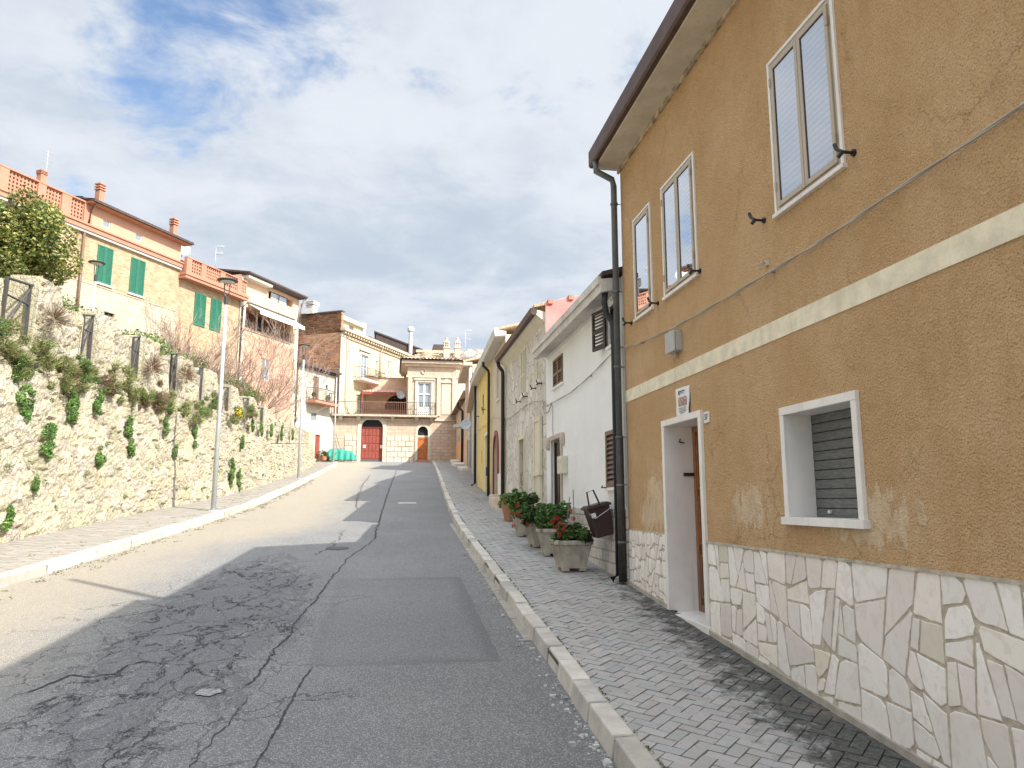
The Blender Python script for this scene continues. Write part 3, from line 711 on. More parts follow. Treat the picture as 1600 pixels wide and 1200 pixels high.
for a, b, c, hi, lo in ((8.6, 9.4, 9.9, 5.35, 5.15), (10.7, 11.5, 12.1, 5.4, 5.2), (12.95, 13.8, 14.45, 5.42, 5.22), (14.97, 15.7, 16.35, 5.35, 5.22), (16.8, 17.65, 18.15, 5.26, 5.1), (18.65, 19.5, 19.95, 5.2, 5.05), (20.3, 21.25, 21.8, 5.2, 5.0), (22.6, 23.4, 24.0, 5.12, 4.95), (24.9, 25.9, 26.5, 5.1, 4.95), (27.5, 28.6, 29.2, 5.1, 5.0)):
    K_ = 1.085; blocks += [(a * K_, b * K_, 1.7 + (hi - 1.7) * K_), (b * K_, c * K_, 1.7 + (lo - .12 - 1.7) * K_)]
def wall_top(y):
    for a, b, h in blocks:
        if a <= y < b: return h
    if y < 31.7: return 4.5
    return 5.1 + (y - 31.7) * .055
Ys = np.concatenate([np.arange(2, 24, .055), np.arange(24, 34, .08), np.arange(34, 48.01, .14)]); nY = len(Ys)
rows = []      # (fraction kind)
prof = [('low', t) for t in np.linspace(0, 1, 52)] + [('step', t) for t in (.35, .7, 1)] + [('up', t) for t in np.linspace(.04, 1, 26)] + [('top', t) for t in (.3, .65, 1)] + [('back', 1.0)]
WX = np.array([interp(WL, y) for y in Ys]); BZ = np.array([GZ(y) - .1 for y in Ys]); TOP = np.array([wall_top(y) for y in Ys]); LEDGE = np.where(Ys < 30, 3.95, 3.88 + (Ys - 30) * .075); LEDGE = np.minimum(LEDGE, TOP - .35)
X = np.zeros((len(prof), nY)); Z = np.zeros_like(X); Dsp = np.zeros_like(X)
for r, (k, t) in enumerate(prof):
    if k == 'low': Z[r] = BZ + (LEDGE - BZ) * t; X[r] = WX - .16 * t; Dsp[r] = 1
    elif k == 'step': Z[r] = LEDGE + .03 * t; X[r] = WX - .16 - .27 * t; Dsp[r] = .4
    elif k == 'up': Z[r] = LEDGE + .03 + (TOP - LEDGE - .03) * t; X[r] = WX - .43; Dsp[r] = 1
    elif k == 'top': Z[r] = TOP; X[r] = WX - .43 - .42 * t; Dsp[r] = .3
    else: Z[r] = BZ + 1.5; X[r] = WX - 1.0; Dsp[r] = 0
YY = np.repeat(Ys[None], len(prof), 0)
F1, F2, ID = cellular(YY, Z, .34); f1, f2, id2 = cellular(YY + 3.3, Z + 1.7, .13)
e = np.clip((F2 - F1) / .22, 0, 1); e2 = np.clip((f2 - f1) / .3, 0, 1)
nz_ = np.array([[mnoise.fractal(Vector((y_ * 1.1, z_ * 1.1, 0)), 1, 2, 4) for y_, z_ in zip(a, b)] for a, b in zip(YY, Z)])
disp = (e ** .6 * .05 + ID * .045 + e2 * .018 + nz_ * .06) * Dsp
mtop = np.array([k in ('top',) for k, _ in prof])
Zj = Z + np.where(mtop[:, None], (ID - .5) * .10 + nz_ * .05, 0) + rng.normal(0, .006, Z.shape) * (Dsp > 0)
Xj = X + disp
Yj = YY + rng.normal(0, .008, Z.shape)
g = .37 + .16 * ID; colr = np.stack([g * 1.04, g * (.94 + .02 * np.sin(ID * 40)), g * (.72 + .06 * np.sin(ID * 77))], -1)
mort = np.array([.37, .315, .22]); k = np.clip(e * 1.6, 0, 1)[..., None]; colr = mort * (1 - k) + colr * k
k2 = np.clip(e2 * 1.8, 0, 1)[..., None]; colr = colr * (.84 + .16 * k2)
m = MB(); m.v = list(map(tuple, np.stack([Xj, Yj, Zj], -1).reshape(-1, 3))); m.c = list(map(tuple, colr.reshape(-1, 3))); m.hascol = True
m.f = [(r * nY + i, r * nY + i + 1, (r + 1) * nY + i + 1, (r + 1) * nY + i) for r in range(len(prof) - 1) for i in range(nY - 1)]
wall = m.build('retaining_wall', RUBBLE, recalc=False)
tag(wall, 'long rough limestone retaining wall with a stepped top beside the left pavement', 'wall')
# end return of the wall
m = MB(); m.box(WORLD, -6.4, -5.02, 47.6, 48.0, 3.4, 6.0, (.6, .56, .46)); m.build('wall_end', RUBBLE, wall)
# hillside behind the wall
m = MB(); ysn = list(np.arange(0, 62, 3.0)); vs = []
offs = [(-.75, 4.35), (-1.6, 4.5), (-2.2, 5.6), (-3.2, 6.2), (-5, 6.6), (-12, 9), (-30, 13), (-90, 20)]
for y in ysn:
    for dx, z in offs: vs.append((interp(WL, min(y, 48)) + dx, y, max(z if y < 50 else z * .8 + 1, GZ(y) - .4) if y < 58 else 4.9))
n_ = len(offs); m.add(vs, [(j * n_ + i, j * n_ + i + 1, (j + 1) * n_ + i + 1, (j + 1) * n_ + i) for j in range(len(ysn) - 1) for i in range(n_ - 1)])
structure(m.build('hillside', EARTH))

# railings in the gaps of the wall top
gaps = [(9.95, 10.65), (12.15, 12.93), (14.5, 14.93), (16.4, 16.77), (18.2, 18.62), (20.0, 20.27), (21.85, 22.55), (24.05, 24.85), (26.55, 27.45)]
names = ['nearest', 'second nearest', 'third nearest', 'fourth nearest', 'fifth', 'sixth', 'seventh', 'eighth', 'farthest']
for i, (a, b) in enumerate(gaps):
    a *= 1.085; b *= 1.085
    x = interp(WL, b) - .42; z0 = 4.4; z1 = 5.55 if i < 6 else 5.3
    r = empty('railing', (x, b, z0), '%s dark metal railing in a gap of the stone wall top' % names[i] if i < 4 else '%s dark railing panel along the wall top counting away from the camera' % names[i], 'railing', 'railings in the gaps of the retaining wall')
    MB().box(WORLD, x - .022, x + .022, b - .04, b, z0, z1).build('post', WEATHER, r); MB().box(WORLD, x - .022, x + .022, a, a + .04, z0, z1 - .12).build('post', WEATHER, r)
    MB().tube([(x, a, z1 - .12), (x, b + .05, z1)], .025, 6).build('handrail', WEATHER, r)
    q = MB(); q.tube([(x, a, z1 - .4), (x, b, z1 - .38)], .018, 5); q.tube([(x, a + .03, z0 + .2), (x, b - .03, z1 - .1)], .018, 5); q.build('brace', WEATHER, r)

# plants rooted in the wall
def on_wall(y, z, out=0.): return (interp(WL, y) - (.16 * (z - GZ(y)) / 3 if z < 3.9 else .3) + .08 + out, y, z)
big = [(13.3, 4.15, .34, 'o', 'loose green tuft between the left edge shrub and the tall wall pier'), (16.3, 4.05, .30, 'd', 'small browned tuft between the light green and the rounded olive bush'), (17.8, 4.0, .34, 'd', 'dry browned tuft joining the rounded olive bush to the widest bush'), (20.2, 4.05, .34, 'o', 'low green tuft right of the dark vertical crack'), (12.6, 4.25, .55, 'd', 'olive shrub with brown dry stems leaning out at the left edge of the wall'), (14.0, 4.3, .34, 'o', 'wispy yellow green shrub under the tall wall pier'),
       (14.75, 3.95, .42, 'd', 'dense brownish olive bush sprouting from the ledge above the long ivy'), (15.55, 4.3, .40, 'o', 'light green bush on the ledge below the third railing'),
       (17.0, 4.15, .45, 'o', 'rounded olive bush hanging over the middle of the ledge'), (18.5, 4.1, .50, 'd', 'widest brown and green bush, in the middle of the ledge'),
       (19.2, 4.2, .36, 'o', 'yellowish green bush touching the widest brown one'), (21.2, 4.25, .50, 'o', 'olive bush on the ledge just left of the nearest lamp'), (22.3, 4.6, .34, 'o', 'small upright olive bush high on the wall by the nearest lamp'),
       (24.2, 4.35, .48, 'y', 'bush dotted with bright yellow flowers right of the nearest lamp'), (26.0, 4.7, .3, 'd', 'small dark bush on the wall between the first two lamps')]
for (y, z, r, kd, lab) in big:
    c = on_wall(y, z, .12)
    r *= 1.15; m = MB(); nsub = random.randint(9, 15)
    for k in range(nsub):
        q = r * random.uniform(.14, .38); sc_ = (c[0] + random.uniform(-.15, .35) * r, c[1] + random.gauss(0, .55) * r, c[2] + random.gauss(0, .34) * r - .1 * r)
        pal = random.choice((G_OLIVE, G_OLIVE, G_IVY, G_DRY)) if kd == 'd' else random.choice((G_OLIVE, G_OLIVE, G_IVY))
        sprigs(m, sc_, (q * .6, q, q * .7), int(70 * q / .15), random.uniform(.10, .22), pal if pal is not G_IVY else G_OLIVE, up=(.35, random.uniform(-.4, .4), random.uniform(.2, 1)), w=.005)
        leaves(m, [sc_], [(q * .7, q, q * .8)], int(330 * q / .15), .019, pal)
    o = MB(); 
    t_ = m.build('wall_shrub', LEAF, recalc=False, origin=c); tag(t_, lab, 'bush', 'bushes growing out of the retaining wall')
    if kd == 'y':
        fl = leaves(MB(), [(c[0] + .15, c[1] + random.uniform(-.25, .25), c[2] + random.uniform(-.1, .25)) for _ in range(6)], [.09] * 6, 260, .022, [(.80, .60, .02), (.9, .7, .05)]); fl.build('flowers', LEAF, t_, recalc=False)
hang = [(13.5, 3.35, .30, .65, 'thick dark green plant hanging below the leftmost olive shrub'), (14.95, 3.45, .26, .50, 'dark green creeper hanging under the dense brownish bush'), (15.9, 3.7, .18, .4, 'pale green creeper dropping from the light green bush'),
        (17.2, 3.35, .17, .5, 'narrow green creeper hanging below the rounded olive bush'), (18.9, 3.5, .10, .42, 'thin vertical green creeper left of the dark crack in the wall'), (20.6, 3.4, .10, .45, 'thin green creeper halfway between the crack and the nearest lamp'),
        (14.25, 2.75, .22, .52, 'lone oval green plant clinging to the lower wall at the left'), (16.0, 2.55, .15, .33, 'small green plant with a few yellow flowers low on the wall'), (17.3, 2.85, .12, .36, 'small ragged green plant in mid wall under the narrow creeper'),
        (13.2, 1.45, .16, .26, 'green weed at the foot of the wall by the left edge of the picture'), (13.9, 1.95, .08, .28, 'slim green weed low on the wall, nearest the left edge'), (19.4, 2.9, .09, .3, 'curling green weed just below the thin vertical creeper'),
        (23.6, 2.55, .20, .75, 'tall fresh green creeper directly behind the nearest lamp post'), (24.4, 2.35, .14, .6, 'second fresh green creeper just right of the nearest lamp post'), (24.8, 3.6, .12, .4, 'short creeper below the yellow flowered bush'),
        (26.8, 4.3, .22, .4, 'rounded green creeper on the far wall, nearest of the far row'), (28.5, 4.35, .22, .45, 'rounded green creeper on the far wall, second of the far row'), (30.6, 4.5, .2, .45, 'rounded green creeper on the far wall, third of the far row'), (33.2, 4.6, .25, .5, 'rounded green creeper on the far wall, fourth of the far row'), (36.5, 4.9, .22, .5, 'green creeper on the far wall just before the second lamp'), (11.2, 3.4, .3, .6, 'green creeper on the wall outside the left edge')]
for (y, z, w, h, lab) in hang:
    c = on_wall(y, z, .03); m = MB(); n = max(10, int(h / .02)); cs = []; rs_ = []
    for k in range(n):
        u = random.random(); wd = w * (.25 + .75 * math.sin(math.pi * (u * .8 + .15))); cs.append((c[0] + random.uniform(-.01, .03), y + random.gauss(0, wd * .55), z + h * (.5 - u) + random.gauss(0, .03))); q = random.uniform(.02, .075) * (1 + w); rs_.append((q * .6, q, q * 1.2))
    leaves(m, cs, rs_, int(2800 * w * h / .15) + 260, .021, G_IVY + [(.16, .28, .07), (.20, .26, .08)])
    t_ = m.build('wall_creeper', LEAF, recalc=False, origin=c); tag(t_, lab, 'creeper', 'creepers hanging on the retaining wall')
m = MB()
for k in range(70):
    y = random.uniform(11, 34); z = GZ(y) + random.uniform(.05, 2.4) ** 1.0; c = on_wall(y, z, .02); leaves(m, [c], [random.uniform(.03, .07)], 45, .018, G_IVY + G_OLIVE)
tag(m.build('small_weeds', LEAF, recalc=False), 'tiny weeds scattered in the joints of the retaining wall', 'weeds', kind='stuff')
# dry shrubs on the upper wall
for y, z, lab in ((14.3, 5.0, 'dry brown shrub in the step right of the tallest wall pier'), (18.3, 4.85, 'dry reddish twigs between the fourth and fifth piers'), (20.1, 4.95, 'dry rust coloured seed stalk above the dark wall crack')):
    c = on_wall(y, z, .1); m = MB(); sprigs(m, c, (.14, .22, .2), 260, .28, G_DRY, up=(.3, 0, .4), w=.005)
    tag(m.build('dry_shrub', LEAF, recalc=False, origin=c), lab, 'dry shrub', 'dry shrubs on the upper wall')
# ivy bank along the path behind the wall
m = MB(); cs = []; rs = []
for y in np.arange(12, 40, .42):
    zt = 6.25 + (y - 20) * .04; cs.append((interp(WL, y) - 2.35 + random.uniform(-.2, .2), y, zt + random.uniform(-.3, .1))); rs.append((.38, .36, random.uniform(.16, .34)))
leaves(m, cs, rs, 12000, .045, G_IVY + G_DARK + G_OLIVE)
tag(m.build('ivy_bank', LEAF, recalc=False), 'long dark green ivy bank behind the retaining wall top', 'ivy', kind='stuff')

# ------------------------------------------------------------ trees
def limb(m, p, d, L, r, depth, spread, curve=.15, n=4, tips=None, up=.15, kids=(2, 3)):
    pts = [Vector(p)]; d = Vector(d).normalized()
    for k in range(n):
        d = (d + Vector((random.gauss(0, curve), random.gauss(0, curve), random.gauss(0, curve) + up * .3))).normalized(); pts.append(pts[-1] + d * L / n)
    m.tube(pts, max(r, .0065), 6 if r > .02 else 3, max(r * .55, .005), cap=False)
    if tips is not None: tips.append(pts[-1])
    if depth > 0:
        for k in range(random.randint(*kids)):
            q = pts[random.randint(1, n)]; nd = (d + Vector((random.gauss(0, spread), random.gauss(0, spread), random.gauss(0, spread * .7) + up))).normalized(); limb(m, q, nd, L * random.uniform(.6, .85), r * .55, depth - 1, spread, curve, n, tips, up, kids)
t = empty('evergreen_tree', (-9.75, 19.2, 5.6), 'big round evergreen tree with olive green leaves at the left edge of the photo', 'tree')
tr = MB(); tips = []
for k in range(4): limb(tr, (-9.75, 19.2, 5.4), (random.uniform(-.4, .4), random.uniform(-.4, .4), 1), 1.3, .11, 2, .5, .12, 4, tips, .1)
tr.build('trunk', BARK, t)
cs = [(-9.55 + random.gauss(0, .85), 19.2 + random.gauss(0, .85), 8.05 + random.gauss(0, .62)) for _ in range(80)]
cs = [c for c in cs if ((c[0] + 9.55) / 1.55) ** 2 + ((c[1] - 19.2) / 1.55) ** 2 + ((c[2] - 8.05) / 1.3) ** 2 < 1]
leaves(MB(), cs, [random.uniform(.28, .5) for _ in cs], 30000, .05, G_TREE).build('crown', LEAF, t, recalc=False)
for i, (x, y, h, lab) in enumerate(((-7.1, 26.5, 3.6, 'nearest and smallest bare twiggy tree behind the wall, left of the nearest lamp'), (-7.2, 30.5, 4.8, 'bare twiggy tree spreading over the wall just behind the nearest lamp'), (-6.9, 36, 6.0, 'bare reddish twiggy tree below the white awning, tallest of the bare trees'), (-6.3, 41, 5.4, 'farthest bare tree, its twigs reaching the second lamp'))):
    t = empty('bare_tree', (x, y, 5.0), lab, 'tree', 'leafless trees behind the retaining wall'); m = MB(); tips = []
    for k in range(8): limb(m, (x, y, 4.7), (random.uniform(-1.2, 1.2), random.uniform(-1.4, 1.4), 1.1), h * .40, .034, 5, .45, .09, 3, tips, .14, (2, 3))
    m.build('branches', TWIG, t)
    cr = MB(); leaves(cr, [tuple(p) for p in tips[::3]], [.12] * len(tips[::3]), 1500, .016, [(.30, .20, .15), (.36, .26, .20), (.22, .20, .10)]); cr.build('buds', LEAF, t, recalc=False)

# ------------------------------------------------------------ street lamps
def lamp(x, y, z, h, label, r0=.06):
    t = empty('street_lamp', (x, y, z), label, 'street lamp', 'street lamps along the wall')
    MB().lathe((x, y, z - .02), [(.14, 0), (.14, .02), (.075, .03)], 16).build('base_plate', GALV, t)
    MB().tube([(x, y, z), (x, y, z + h * .5), (x, y, z + h * .91)], r0, 14, r0 * .62).build('pole', GALV, t, smooth=True)
    q = MB(); q.tube([(x, y, z + h * .89), (x, y, z + h * .925)], r0 * .85, 10)
    for a in (0, math.pi): c, s_ = math.cos(a), math.sin(a); q.tube([(x, y, z + h * .92), (x + .05 * c, y + .05 * s_, z + h * .935), (x + .07 * c, y + .07 * s_, z + h * .985)], .014, 6)
    q.build('bracket', DARKM, t)
    sh = MB().lathe((x, y, z + h), [(.02, -.10), (.07, -.075), (.09, -.05), (.23, -.03), (.25, -.015), (.24, 0), (.1, .025), (.01, .03)], 24).build('lamp_shade', DARKM, t, smooth=True)
    MB().lathe((x, y, z + h), [(.05, -.095), (.17, -.045), (.16, -.035), (.01, -.034)], 18).build('diffuser', plain('frosted_glass', (.55, .56, .55), .3), sh)
    return t
L1 = lamp(-4.15, 18.4, GZ(18.4), 5.6, 'tall grey street lamp nearest to the camera on the left pavement')
for x, y, h, lab in ((-3.95, 32.3, 5.75, 'grey street lamp second from the camera, in front of the red brick gable'), (-4.15, 53.0, 6.8, 'farthest grey street lamp, by the green tarpaulin')):
    c = copy_tree(L1); c.location = (x, y, GZ(y)); c.scale = (1, 1, h / 5.6); c['label'] = lab
c = copy_tree(L1); c.location = (-9.35, 24, 3.5); c['label'] = 'slim street lamp on the upper path in front of the green shuttered brick house'

# ------------------------------------------------------------ houses on the right
FR0 = Fr((2.9, 0), 0, -1)            # s = distance up the street, d = out over the pavement
def root(name, fr, s, z, label, cat='house', group=None): p = fr(s, 0, z); return empty(name, p, label, cat, group)
def pipe(parent, pts, r, m_, name='drainpipe', n=12):
    o = MB().tube(pts, r, n).build(name, m_, parent, smooth=True); return o
def clamp_rings(parent, fr, s, d, zs, r, m_):
    q = MB()
    for z in zs: q.tube([fr(s, d, z - .012), fr(s, d, z + .012)], r, 12); q.tube([fr(s, d, z), fr(s, 0, z)], .006, 5)
    return q.build('pipe_bracket', m_, parent)

# ochre house ---------------------------------------------------------------
OH = root('ochre_house', FR0, 2, 0, 'big ochre stucco house with crazy marble plinth and cream band, nearest on the right')
wins = [(4.19, 5.03, 3.90, 5.14, 2), (6.58, 7.44, 3.90, 5.14, 2), (7.86, 8.43, 3.90, 5.14, 1), (1.3, 2.15, 3.90, 5.14, 2), (-1.6, -.75, 3.90, 5.14, 2)]
DOOR = (6.66, 7.58, .50, 2.50); GW = (4.26, 5.10, 1.58, 2.34)
m = MB(); front(m, FR0, -6, 8.95, -.6, 6.12, [w[:4] for w in wins] + [(DOOR[0], DOOR[1], DOOR[2], DOOR[3]), GW], .21)
shell(m, FR0, -6, 8.95, -.6, 6.12, 7); m.build('wall', OCHRE, OH, recalc=False)
BD = MB().box(FR0, -6, 8.95, -.01, .006, 2.935, 3.085).build('cream_band', BAND, OH)
# dark backing behind openings
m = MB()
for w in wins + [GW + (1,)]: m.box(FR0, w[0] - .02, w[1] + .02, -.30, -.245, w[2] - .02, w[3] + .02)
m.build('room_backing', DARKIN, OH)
# marble plinth: crazy paving cut by random straight joints
def clip_poly(poly, nx, nz, c):
    out = []
    for a, b in zip(poly, poly[1:] + poly[:1]):
        da, db = nx * a[0] + nz * a[1] - c, nx * b[0] + nz * b[1] - c
        if da <= 0: out.append(a)
        if da * db < 0: t = da / (da - db); out.append((a[0] + (b[0] - a[0]) * t, a[1] + (b[1] - a[1]) * t))
    return out
def area(p): return abs(sum(a[0] * b[1] - b[0] * a[1] for a, b in zip(p, p[1:] + p[:1]))) / 2
def crazy_slabs(s0, s1, z0f, z1, amin, amax, seed, parent):
    rs = random.Random(seed); done = []
    def split(p, depth):
        A = area(p); xs_ = [q[0] for q in p]; zs_ = [q[1] for q in p]; w = max(xs_) - min(xs_); h = max(zs_) - min(zs_)
        if A < rs.uniform(amin, amax) and w < .42 and h < .56 or A < amin * .6 or depth > 14: done.append(p); return
        for _ in range(12):
            vert = w * 1.35 > h
            ang = (0 if vert else math.pi / 2) + rs.choice((rs.gauss(0, .09), rs.gauss(0, .26))); u = rs.uniform(.33, .67)
            cx, cz = min(xs_) + w * (u if vert else .5), min(zs_) + h * (.5 if vert else u); nx, nz = math.cos(ang), math.sin(ang); c = nx * cx + nz * cz
            a, b = clip_poly(p, nx, nz, c), clip_poly(p, -nx, -nz, -c)
            if len(a) > 2 and len(b) > 2 and min(area(a), area(b)) > A * .24: split(a, depth + 1); split(b, depth + 1); return
        done.append(p)
    x = s0
    while x < s1 - .01:
        x2 = min(x + 1.3, s1); x2 = s1 if s1 - x2 < .3 else x2; zb = z0f(x) - .15; split([(x, zb), (x2, zb), (x2, z1), (x, z1)], 0); x = x2
    m = MB()
    for poly in done:
        # joints: move every edge inwards, bevel sharp corners, follow the pavement
        ctr = (sum(a for a, b in poly) / len(poly), sum(b for a, b in poly) / len(poly)); P = list(poly)
        for a, b in zip(poly, poly[1:] + poly[:1]):
            ex, ez = b[0] - a[0], b[1] - a[1]; L = math.hypot(ex, ez)
            if L < 1e-4: continue
            nx, nz = ez / L, -ex / L
            if nx * (ctr[0] - a[0]) + nz * (ctr[1] - a[1]) > 0: nx, nz = -nx, -nz
            ja = rs.gauss(0, .025); nx, nz = nx * math.cos(ja) - nz * math.sin(ja), nx * math.sin(ja) + nz * math.cos(ja)
            mx, mz = (a[0] + b[0]) / 2, (a[1] + b[1]) / 2
            P = clip_poly(P, nx, nz, nx * mx + nz * mz - rs.uniform(.0055, .0105))
        for q in list(P):   # knocked off corners
            if rs.random() < .45:
                dx, dz = q[0] - ctr[0], q[1] - ctr[1]; L = math.hypot(dx, dz) or 1; P = clip_poly(P, dx / L, dz / L, (dx * q[0] + dz * q[1]) / L - rs.uniform(.006, .028))
        P = clip_poly(P, .083, -1., .005)
        if len(P) < 3 or area(P) < .0008: continue
        Q = []
        for a, b in zip(P, P[1:] + P[:1]):
            L = math.dist(a, b); k = max(1, int(L / .035))
            for i in range(k): t = i / k; j = .0028 if i else .0015; Q.append((a[0] + (b[0] - a[0]) * t + rs.gauss(0, j * .6), a[1] + (b[1] - a[1]) * t + rs.gauss(0, j * .6)))
        q = rs.random(); t = rs.uniform(.84, 1.05)
        col = (.87 * t, .825 * t, .765 * t) if q < .66 else ((.83 * t, .76 * t, .70 * t) if q < .86 else ((.72 * t, .67 * t, .54 * t) if q < .88 else (.86 * t, .80 * t, .71 * t)))
        d1 = .0125 + rs.uniform(0, .003); n_ = len(Q); cx, cz = sum(a for a, b in Q) / n_, sum(b for a, b in Q) / n_
        vs = [FR0(a, .002, b) for a, b in Q] + [FR0(a, d1 - .002, b) for a, b in Q] + [FR0(a + (cx - a) * .03, d1, b + (cz - b) * .03) for a, b in Q] + [FR0(cx, d1, cz)]
        fs = [(k, (k + 1) % n_, n_ + (k + 1) % n_, n_ + k) for k in range(n_)] + [(n_ + k, n_ + (k + 1) % n_, 2 * n_ + (k + 1) % n_, 2 * n_ + k) for k in range(n_)] + [(2 * n_ + k, 2 * n_ + (k + 1) % n_, 3 * n_) for k in range(n_)]
        m.add(vs, fs, col)
    return m.build('marble_slabs', MARBLE, parent)
PL = MB().box(FR0, -6, 6.6, .0005, .0085, -.6, 1.33).box(FR0, 7.64, 8.95, .0005, .0085, -.6, 1.36).box(FR0, -6, 6.6, .0085, .022, 1.315, 1.335).build('plinth', MORTAR, OH)
crazy_slabs(-6, 6.59, GZ, 1.325, .032, .105, 5, PL); crazy_slabs(7.65, 8.94, GZ, 1.35, .012, .035, 11, PL)
MB().hexa([FR0(s, d, GZ(s) + z) for z in (-.1, .045) for d in (.0, .03) for s in (-6, 6.6)]).hexa([FR0(s, d, GZ(s) + z) for z in (-.1, .045) for d in (.0, .03) for s in (7.64, 8.95)]).build('footing', plain('footing_mortar', (.40, .36, .30), .95, .2, 6, .5), PL)
# windows
for (a, b, e, f, n) in wins:
    q = MB(); q.box(FR0, a - .028, a + .002, -.02, .018, e - .0, f + .002); q.box(FR0, b - .002, b + .028, -.02, .018, e, f + .002); q.box(FR0, a - .028, b + .028, -.02, .020, f + .002, f + .03)
    q.build('surround', SLAB, OH, bevel=.003)
    MB().box(FR0, a - .04, b + .04, -.05, .035, e - .03, e + .002).build('sill', SLAB, OH, bevel=.003)
    w = frame(MB(), FR0, a + .002, b - .002, e + .004, f, .03, -.06, .012); wo_ = w.build('window', ALU, OH, bevel=.004)
    for k in range(n):
        x0 = a + .03 + (b - a - .06) * k / n + .003; x1 = a + .03 + (b - a - .06) * (k + 1) / n - .003
        frame(MB(), FR0, x0, x1, e + .036, f - .033, .036, -.045, .026).build('sash', ALU, wo_, bevel=.004)
        frame(MB(), FR0, x0 + .036, x1 - .036, e + .072, f - .069, .006, .0, .018).build('gasket', ALUD, wo_)
        MB().quad(FR0(x0 + .03, .014, f - .063), FR0(x1 - .03, .014, f - .063), FR0(x1 - .03, .014, e + .066), FR0(x0 + .03, .014, e + .066)).build('pane', GLASS, wo_, recalc=False)
        bl = MB(); slats(bl, FR0, x0 + .03, x1 - .03, e + .07, f - .07, -.004, .045, .022, .72); bl.build('blind', SLATW, wo_)
        for z in (e + .17, f - .2):
            xh = x0 - .002 if k == 0 else x1 + .002
            MB().tube([FR0(xh, .03, z), FR0(xh, .03, z + .07)], .009, 8).build('hinge', ALU, wo_)
def holdback(s, z, parent):
    q = MB(); q.tube([FR0(s, -.01, z), FR0(s, .10, z)], .011, 8); q.tube([FR0(s, .085, z), FR0(s + .035, .10, z + .035), FR0(s + .05, .105, z + .075)], .013, 6); q.tube([FR0(s, .085, z), FR0(s + .02, .105, z - .03)], .014, 6); q.tube([FR0(s, -.005, z), FR0(s, .015, z)], .024, 10)
    q.build('shutter_catch', BLACKM, parent)
for s, z in ((4.07, 3.93), (5.25, 3.93), (6.55 - .03, 3.91), (7.68, 3.90), (8.62, 3.9), (2.3, 3.93), (1.15, 3.93)): holdback(s, z, OH)
# door
q = MB(); q.box(FR0, 6.60, 6.665, -.31, .03, .50, 2.495); q.box(FR0, 7.575, 7.64, -.31, .03, .50, 2.495); q.box(FR0, 6.60, 7.64, -.31, .032, 2.495, 2.56); q.build('door_surround', SLAB, OH, bevel=.003)
MB().hexa([FR0(s, d, z) for z in (.3, .565) for d in (-.36, .035) for s in (6.59, 7.65)]).build('threshold', SLAB, OH, bevel=.004)
dr = MB().box(FR0, 6.66, 7.58, -.36, -.32, .566, 2.50); frame(dr, FR0, 6.66, 7.58, .566, 2.50, .07, -.32, -.295); dm = dr.build('door', WOOD, OH, bevel=.004)
for k in range(2):
    x0 = 6.74 + k * .42
    for e, f in ((.70, 1.15), (1.25, 1.75), (1.82, 2.38)):
        frame(MB(), FR0, x0, x0 + .35, e, f, .03, -.319, -.305).build('door_panel', WOOD, dm, bevel=.004)
q = MB(); q.tube([FR0(7.56, -.30, 1.98), FR0(7.56, -.20, 1.98)], .008, 6); q.tube([FR0(7.575, -.20, 2.32), FR0(7.56, -.14, 2.33), FR0(7.53, -.14, 2.36)], .007, 6); q.box(FR0, 7.55, 7.575, -.31, -.18, 1.965, 2.0); q.build('door_hook', BLACKM, dm)
# ground floor window
a, b, e, f = GW
q = MB(); q.box(FR0, a - .05, a + .006, -.20, .028, e + .005, f - .005); q.box(FR0, b - .006, b + .05, -.20, .028, e + .005, f - .005); q.box(FR0, a - .05, b + .05, -.20, .03, f - .005, f + .055)
q.build('window_surround', SLAB, OH, bevel=.003); MB().box(FR0, a - .07, b + .07, -.20, .05, e - .05, e + .005).build('window_sill', SLAB, OH, bevel=.003)
q = MB(); n = 11
for k in range(n):
    z0 = e + .002 + (f - e) * k / n; z1 = e + (f - e) * (k + 1) / n - .003; P = []
    for z, dd in ((z0, -.205), (z0 + .005, -.199), (z0 + (z1 - z0) * .33, -.196), (z0 + (z1 - z0) * .36, -.198), (z0 + (z1 - z0) * .4, -.196), (z0 + (z1 - z0) * .66, -.196), (z0 + (z1 - z0) * .7, -.198), (z0 + (z1 - z0) * .74, -.196), (z1 - .006, -.199), (z1, -.205)): P.append((z, dd))
    for (za, da), (zb, db) in zip(P, P[1:]): q.quad(FR0(a, da, za), FR0(b, da, za), FR0(b, db, zb), FR0(a, db, zb))
rs = q.build('roller_shutter', ROLL, OH, recalc=False)
MB().box(FR0, a, b, -.24, -.206, e, f).build('shutter_backing', DARKIN, rs); MB().tube([FR0(b - .2, -.19, e + .045), FR0(b - .2, -.17, e + .045)], .012, 10).build('shutter_stop', WPAINT, rs)
# eave
q = MB(); q.box(FR0, -6, 9.02, -.02, .33, 6.10, 6.20); q.build('soffit', SOFFIT, OH)
MB().box(FR0, -6, 9.0, .0, .028, 6.045, 6.10).build('eave_moulding', plain('flaking_moulding', (.42, .33, .23), .95, .5, 9, .6, 20), OH)
q = MB(); P = [FR0(-6, d, z) for d, z in ((.27, 6.125), (.27, 6.20), (.36, 6.35), (.405, 6.35), (.405, 6.15), (.385, 6.125))]; q.prism(P, (0, 15.05, 0)); q.build('gutter', BROWNG, OH)
rf = MB(); rf.hexa([FR0(s, d, z) for (d, z) in ((.36, 6.20), (-3.6, 7.5), (.36, 6.33), (-3.6, 7.62)) for s in (-6, 9.06)]); rf.hexa([FR0(s, d, z) for (d, z) in ((-7.2, 6.2), (-3.6, 7.5), (-7.2, 6.33), (-3.6, 7.62)) for s in (-6, 9.06)]); rf.build('roof', DKTILE, OH)
m = MB(); 
